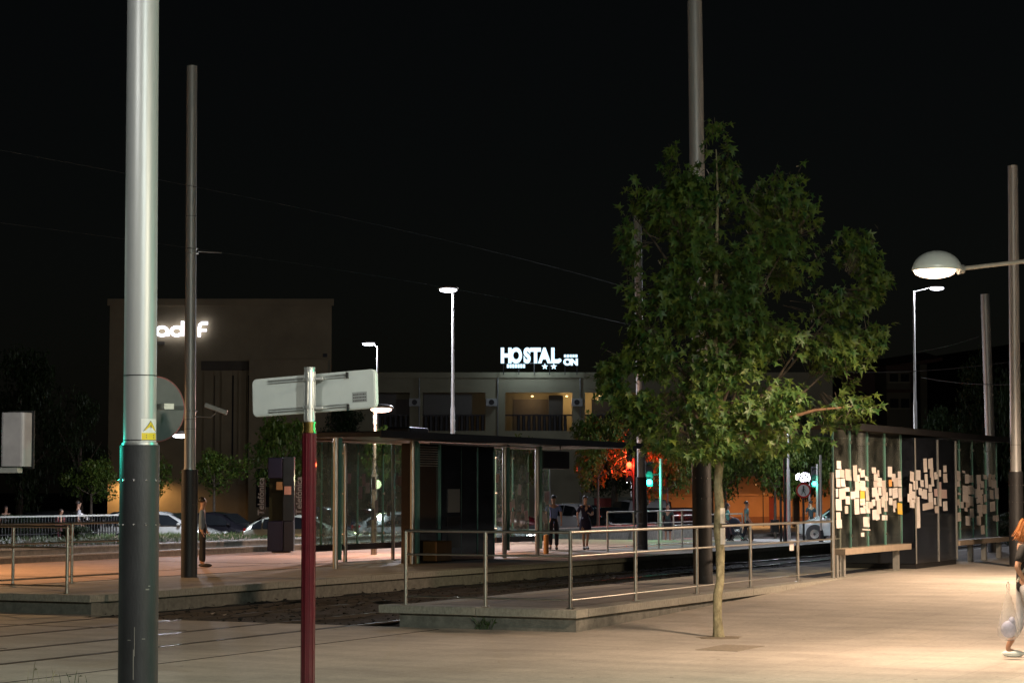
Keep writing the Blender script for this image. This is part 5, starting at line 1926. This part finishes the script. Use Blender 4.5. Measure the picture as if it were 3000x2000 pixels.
# pushchair
P = G(2160, 1593, 0)
t = thing('pushchair', 'dark pushchair with bright metal wheels beside the couple', 'pushchair', P, R(5))
for x_, y_ in ((-.28, -.22), (-.28, .22), (.30, -.22), (.30, .22)):
    w = MB().tube([(x_, y_ - .015, .11), (x_, y_ + .015, .11)], .11, 18).build('wheel', M_rubber, t, True)
    MB().tube([(x_, y_ - .02, .11), (x_, y_ + .02, .11)], .07, 14).build('rim', M_chrome, w)
for y_ in (-.2, .2):
    MB().tube([(.30, y_, .11), (-.30, y_, .78), (-.48, y_, 1.0)], .014, 8).build('frame_tube', M_chrome, t, True)
    MB().tube([(-.28, y_, .11), (.16, y_, .62)], .012, 8).build('frame_tube', M_chrome, t, True)
MB().tube([(-.48, -.2, 1.0), (-.48, .2, 1.0)], .018, 8).build('handle', M_black, t, True)
MB().prism([(-.22, .38), (.22, .34), (.24, .42), (-.14, .46), (-.30, .92), (-.38, .88)], -.19, .19, XZ).build('seat', mat('pushchair cloth', (.02, .025, .04), .8), t)
MB().ball((-.12, 0, .82), (.26, .20, .24), 14, 8, 0).build('hood', MATS['pushchair cloth'], t, True)

# woman at the right edge with a shopping bag
W0 = G(3004, 1926, 0)
RW = person('person in a black top and pale cropped trousers at the right edge, carrying a bag', W0, R(80), 1.78, (.010, .010, .011), (.44, .45, .48), (.30, .11, .03), 'walk', False, True, shorts=True, sub=2, head_tilt=.12)
random.seed(4)
st_ = MB()
for i in range(70):
    a = random.uniform(-1.5, 1.5)
    p0 = Vector((.085 * math.sin(a), -.06 + .085 * math.cos(a) * random.uniform(.6, 1.1), 1.74 + random.uniform(-.03, .05)))
    p1 = p0 + Vector((.03 * math.sin(a), .03 + random.uniform(0, .04), -.14))
    p2 = p1 + Vector((random.gauss(0, .03), .03 + random.gauss(0, .02), -.07))
    st_.tube([p0, p1, p2], [.006, .006, .002], 4, False)
st_.build('hair_strands', mat('hair strand', (.34, .13, .04), .45, var=.3, scale=30), RW, True)
MB().tube([(-.02, -.14, 1.46), (-.14, -.10, 1.30), (-.20, .02, 1.12), (-.22, .10, .98)], .016, 8).build('shoulder_strap', mat('pale strap', (.5, .48, .42), .7), RW, True)
bagp = D(2953, 1722, W0.y - .25)
t = thing('shopping_bag', 'translucent white plastic shopping bag hanging from the hand at right', 'bag', bagp)
bag = MB()
n = 20
rows = [(.0, .016, .014), (-.07, .030, .022), (-.20, .062, .045), (-.36, .105, .07), (-.50, .135, .085), (-.60, .125, .08), (-.655, .08, .05), (-.665, .01, .01)]
vs, fs = [], []
random.seed(2)
for j, (z_, rx, ry) in enumerate(rows):
    for i in range(n):
        a = 2 * math.pi * i / n
        wv = 1 + .10 * math.sin(a * 7 + j) + random.uniform(-.05, .05)
        vs.append((rx * wv * math.cos(a), ry * wv * math.sin(a), z_))
for j in range(len(rows) - 1):
    for i in range(n):
        fs.append((j * n + i, j * n + (i + 1) % n, (j + 1) * n + (i + 1) % n, (j + 1) * n + i))
bag.add(vs, fs)
M_bag = bpy.data.materials.new('thin white plastic')
M_bag.use_nodes = True
nt = M_bag.node_tree
pb_ = nt.nodes['Principled BSDF']
pb_.inputs['Base Color'].default_value = (.78, .74, .70, 1)
pb_.inputs['Roughness'].default_value = .35
pb_.inputs['Alpha'].default_value = .30
bag.build('bag_film', M_bag, t, True)
MB().ball((.0, 0, -.52), (.10, .065, .11), 14, 9).build('contents', mat('bluish wrapped goods', (.40, .43, .62), .6, var=.25, scale=18), t, True)
MB().ball((.045, .01, -.44), (.05, .05, .08), 10, 7).build('contents', mat('bluish wrapped goods', (.4, .43, .62)), t, True)
for s_ in (-1, 1):
    MB().tube([(s_ * .012, 0, 0), (s_ * .018, 0, .05), (0, 0, .085)], .006, 6).build('handle', M_white, t)
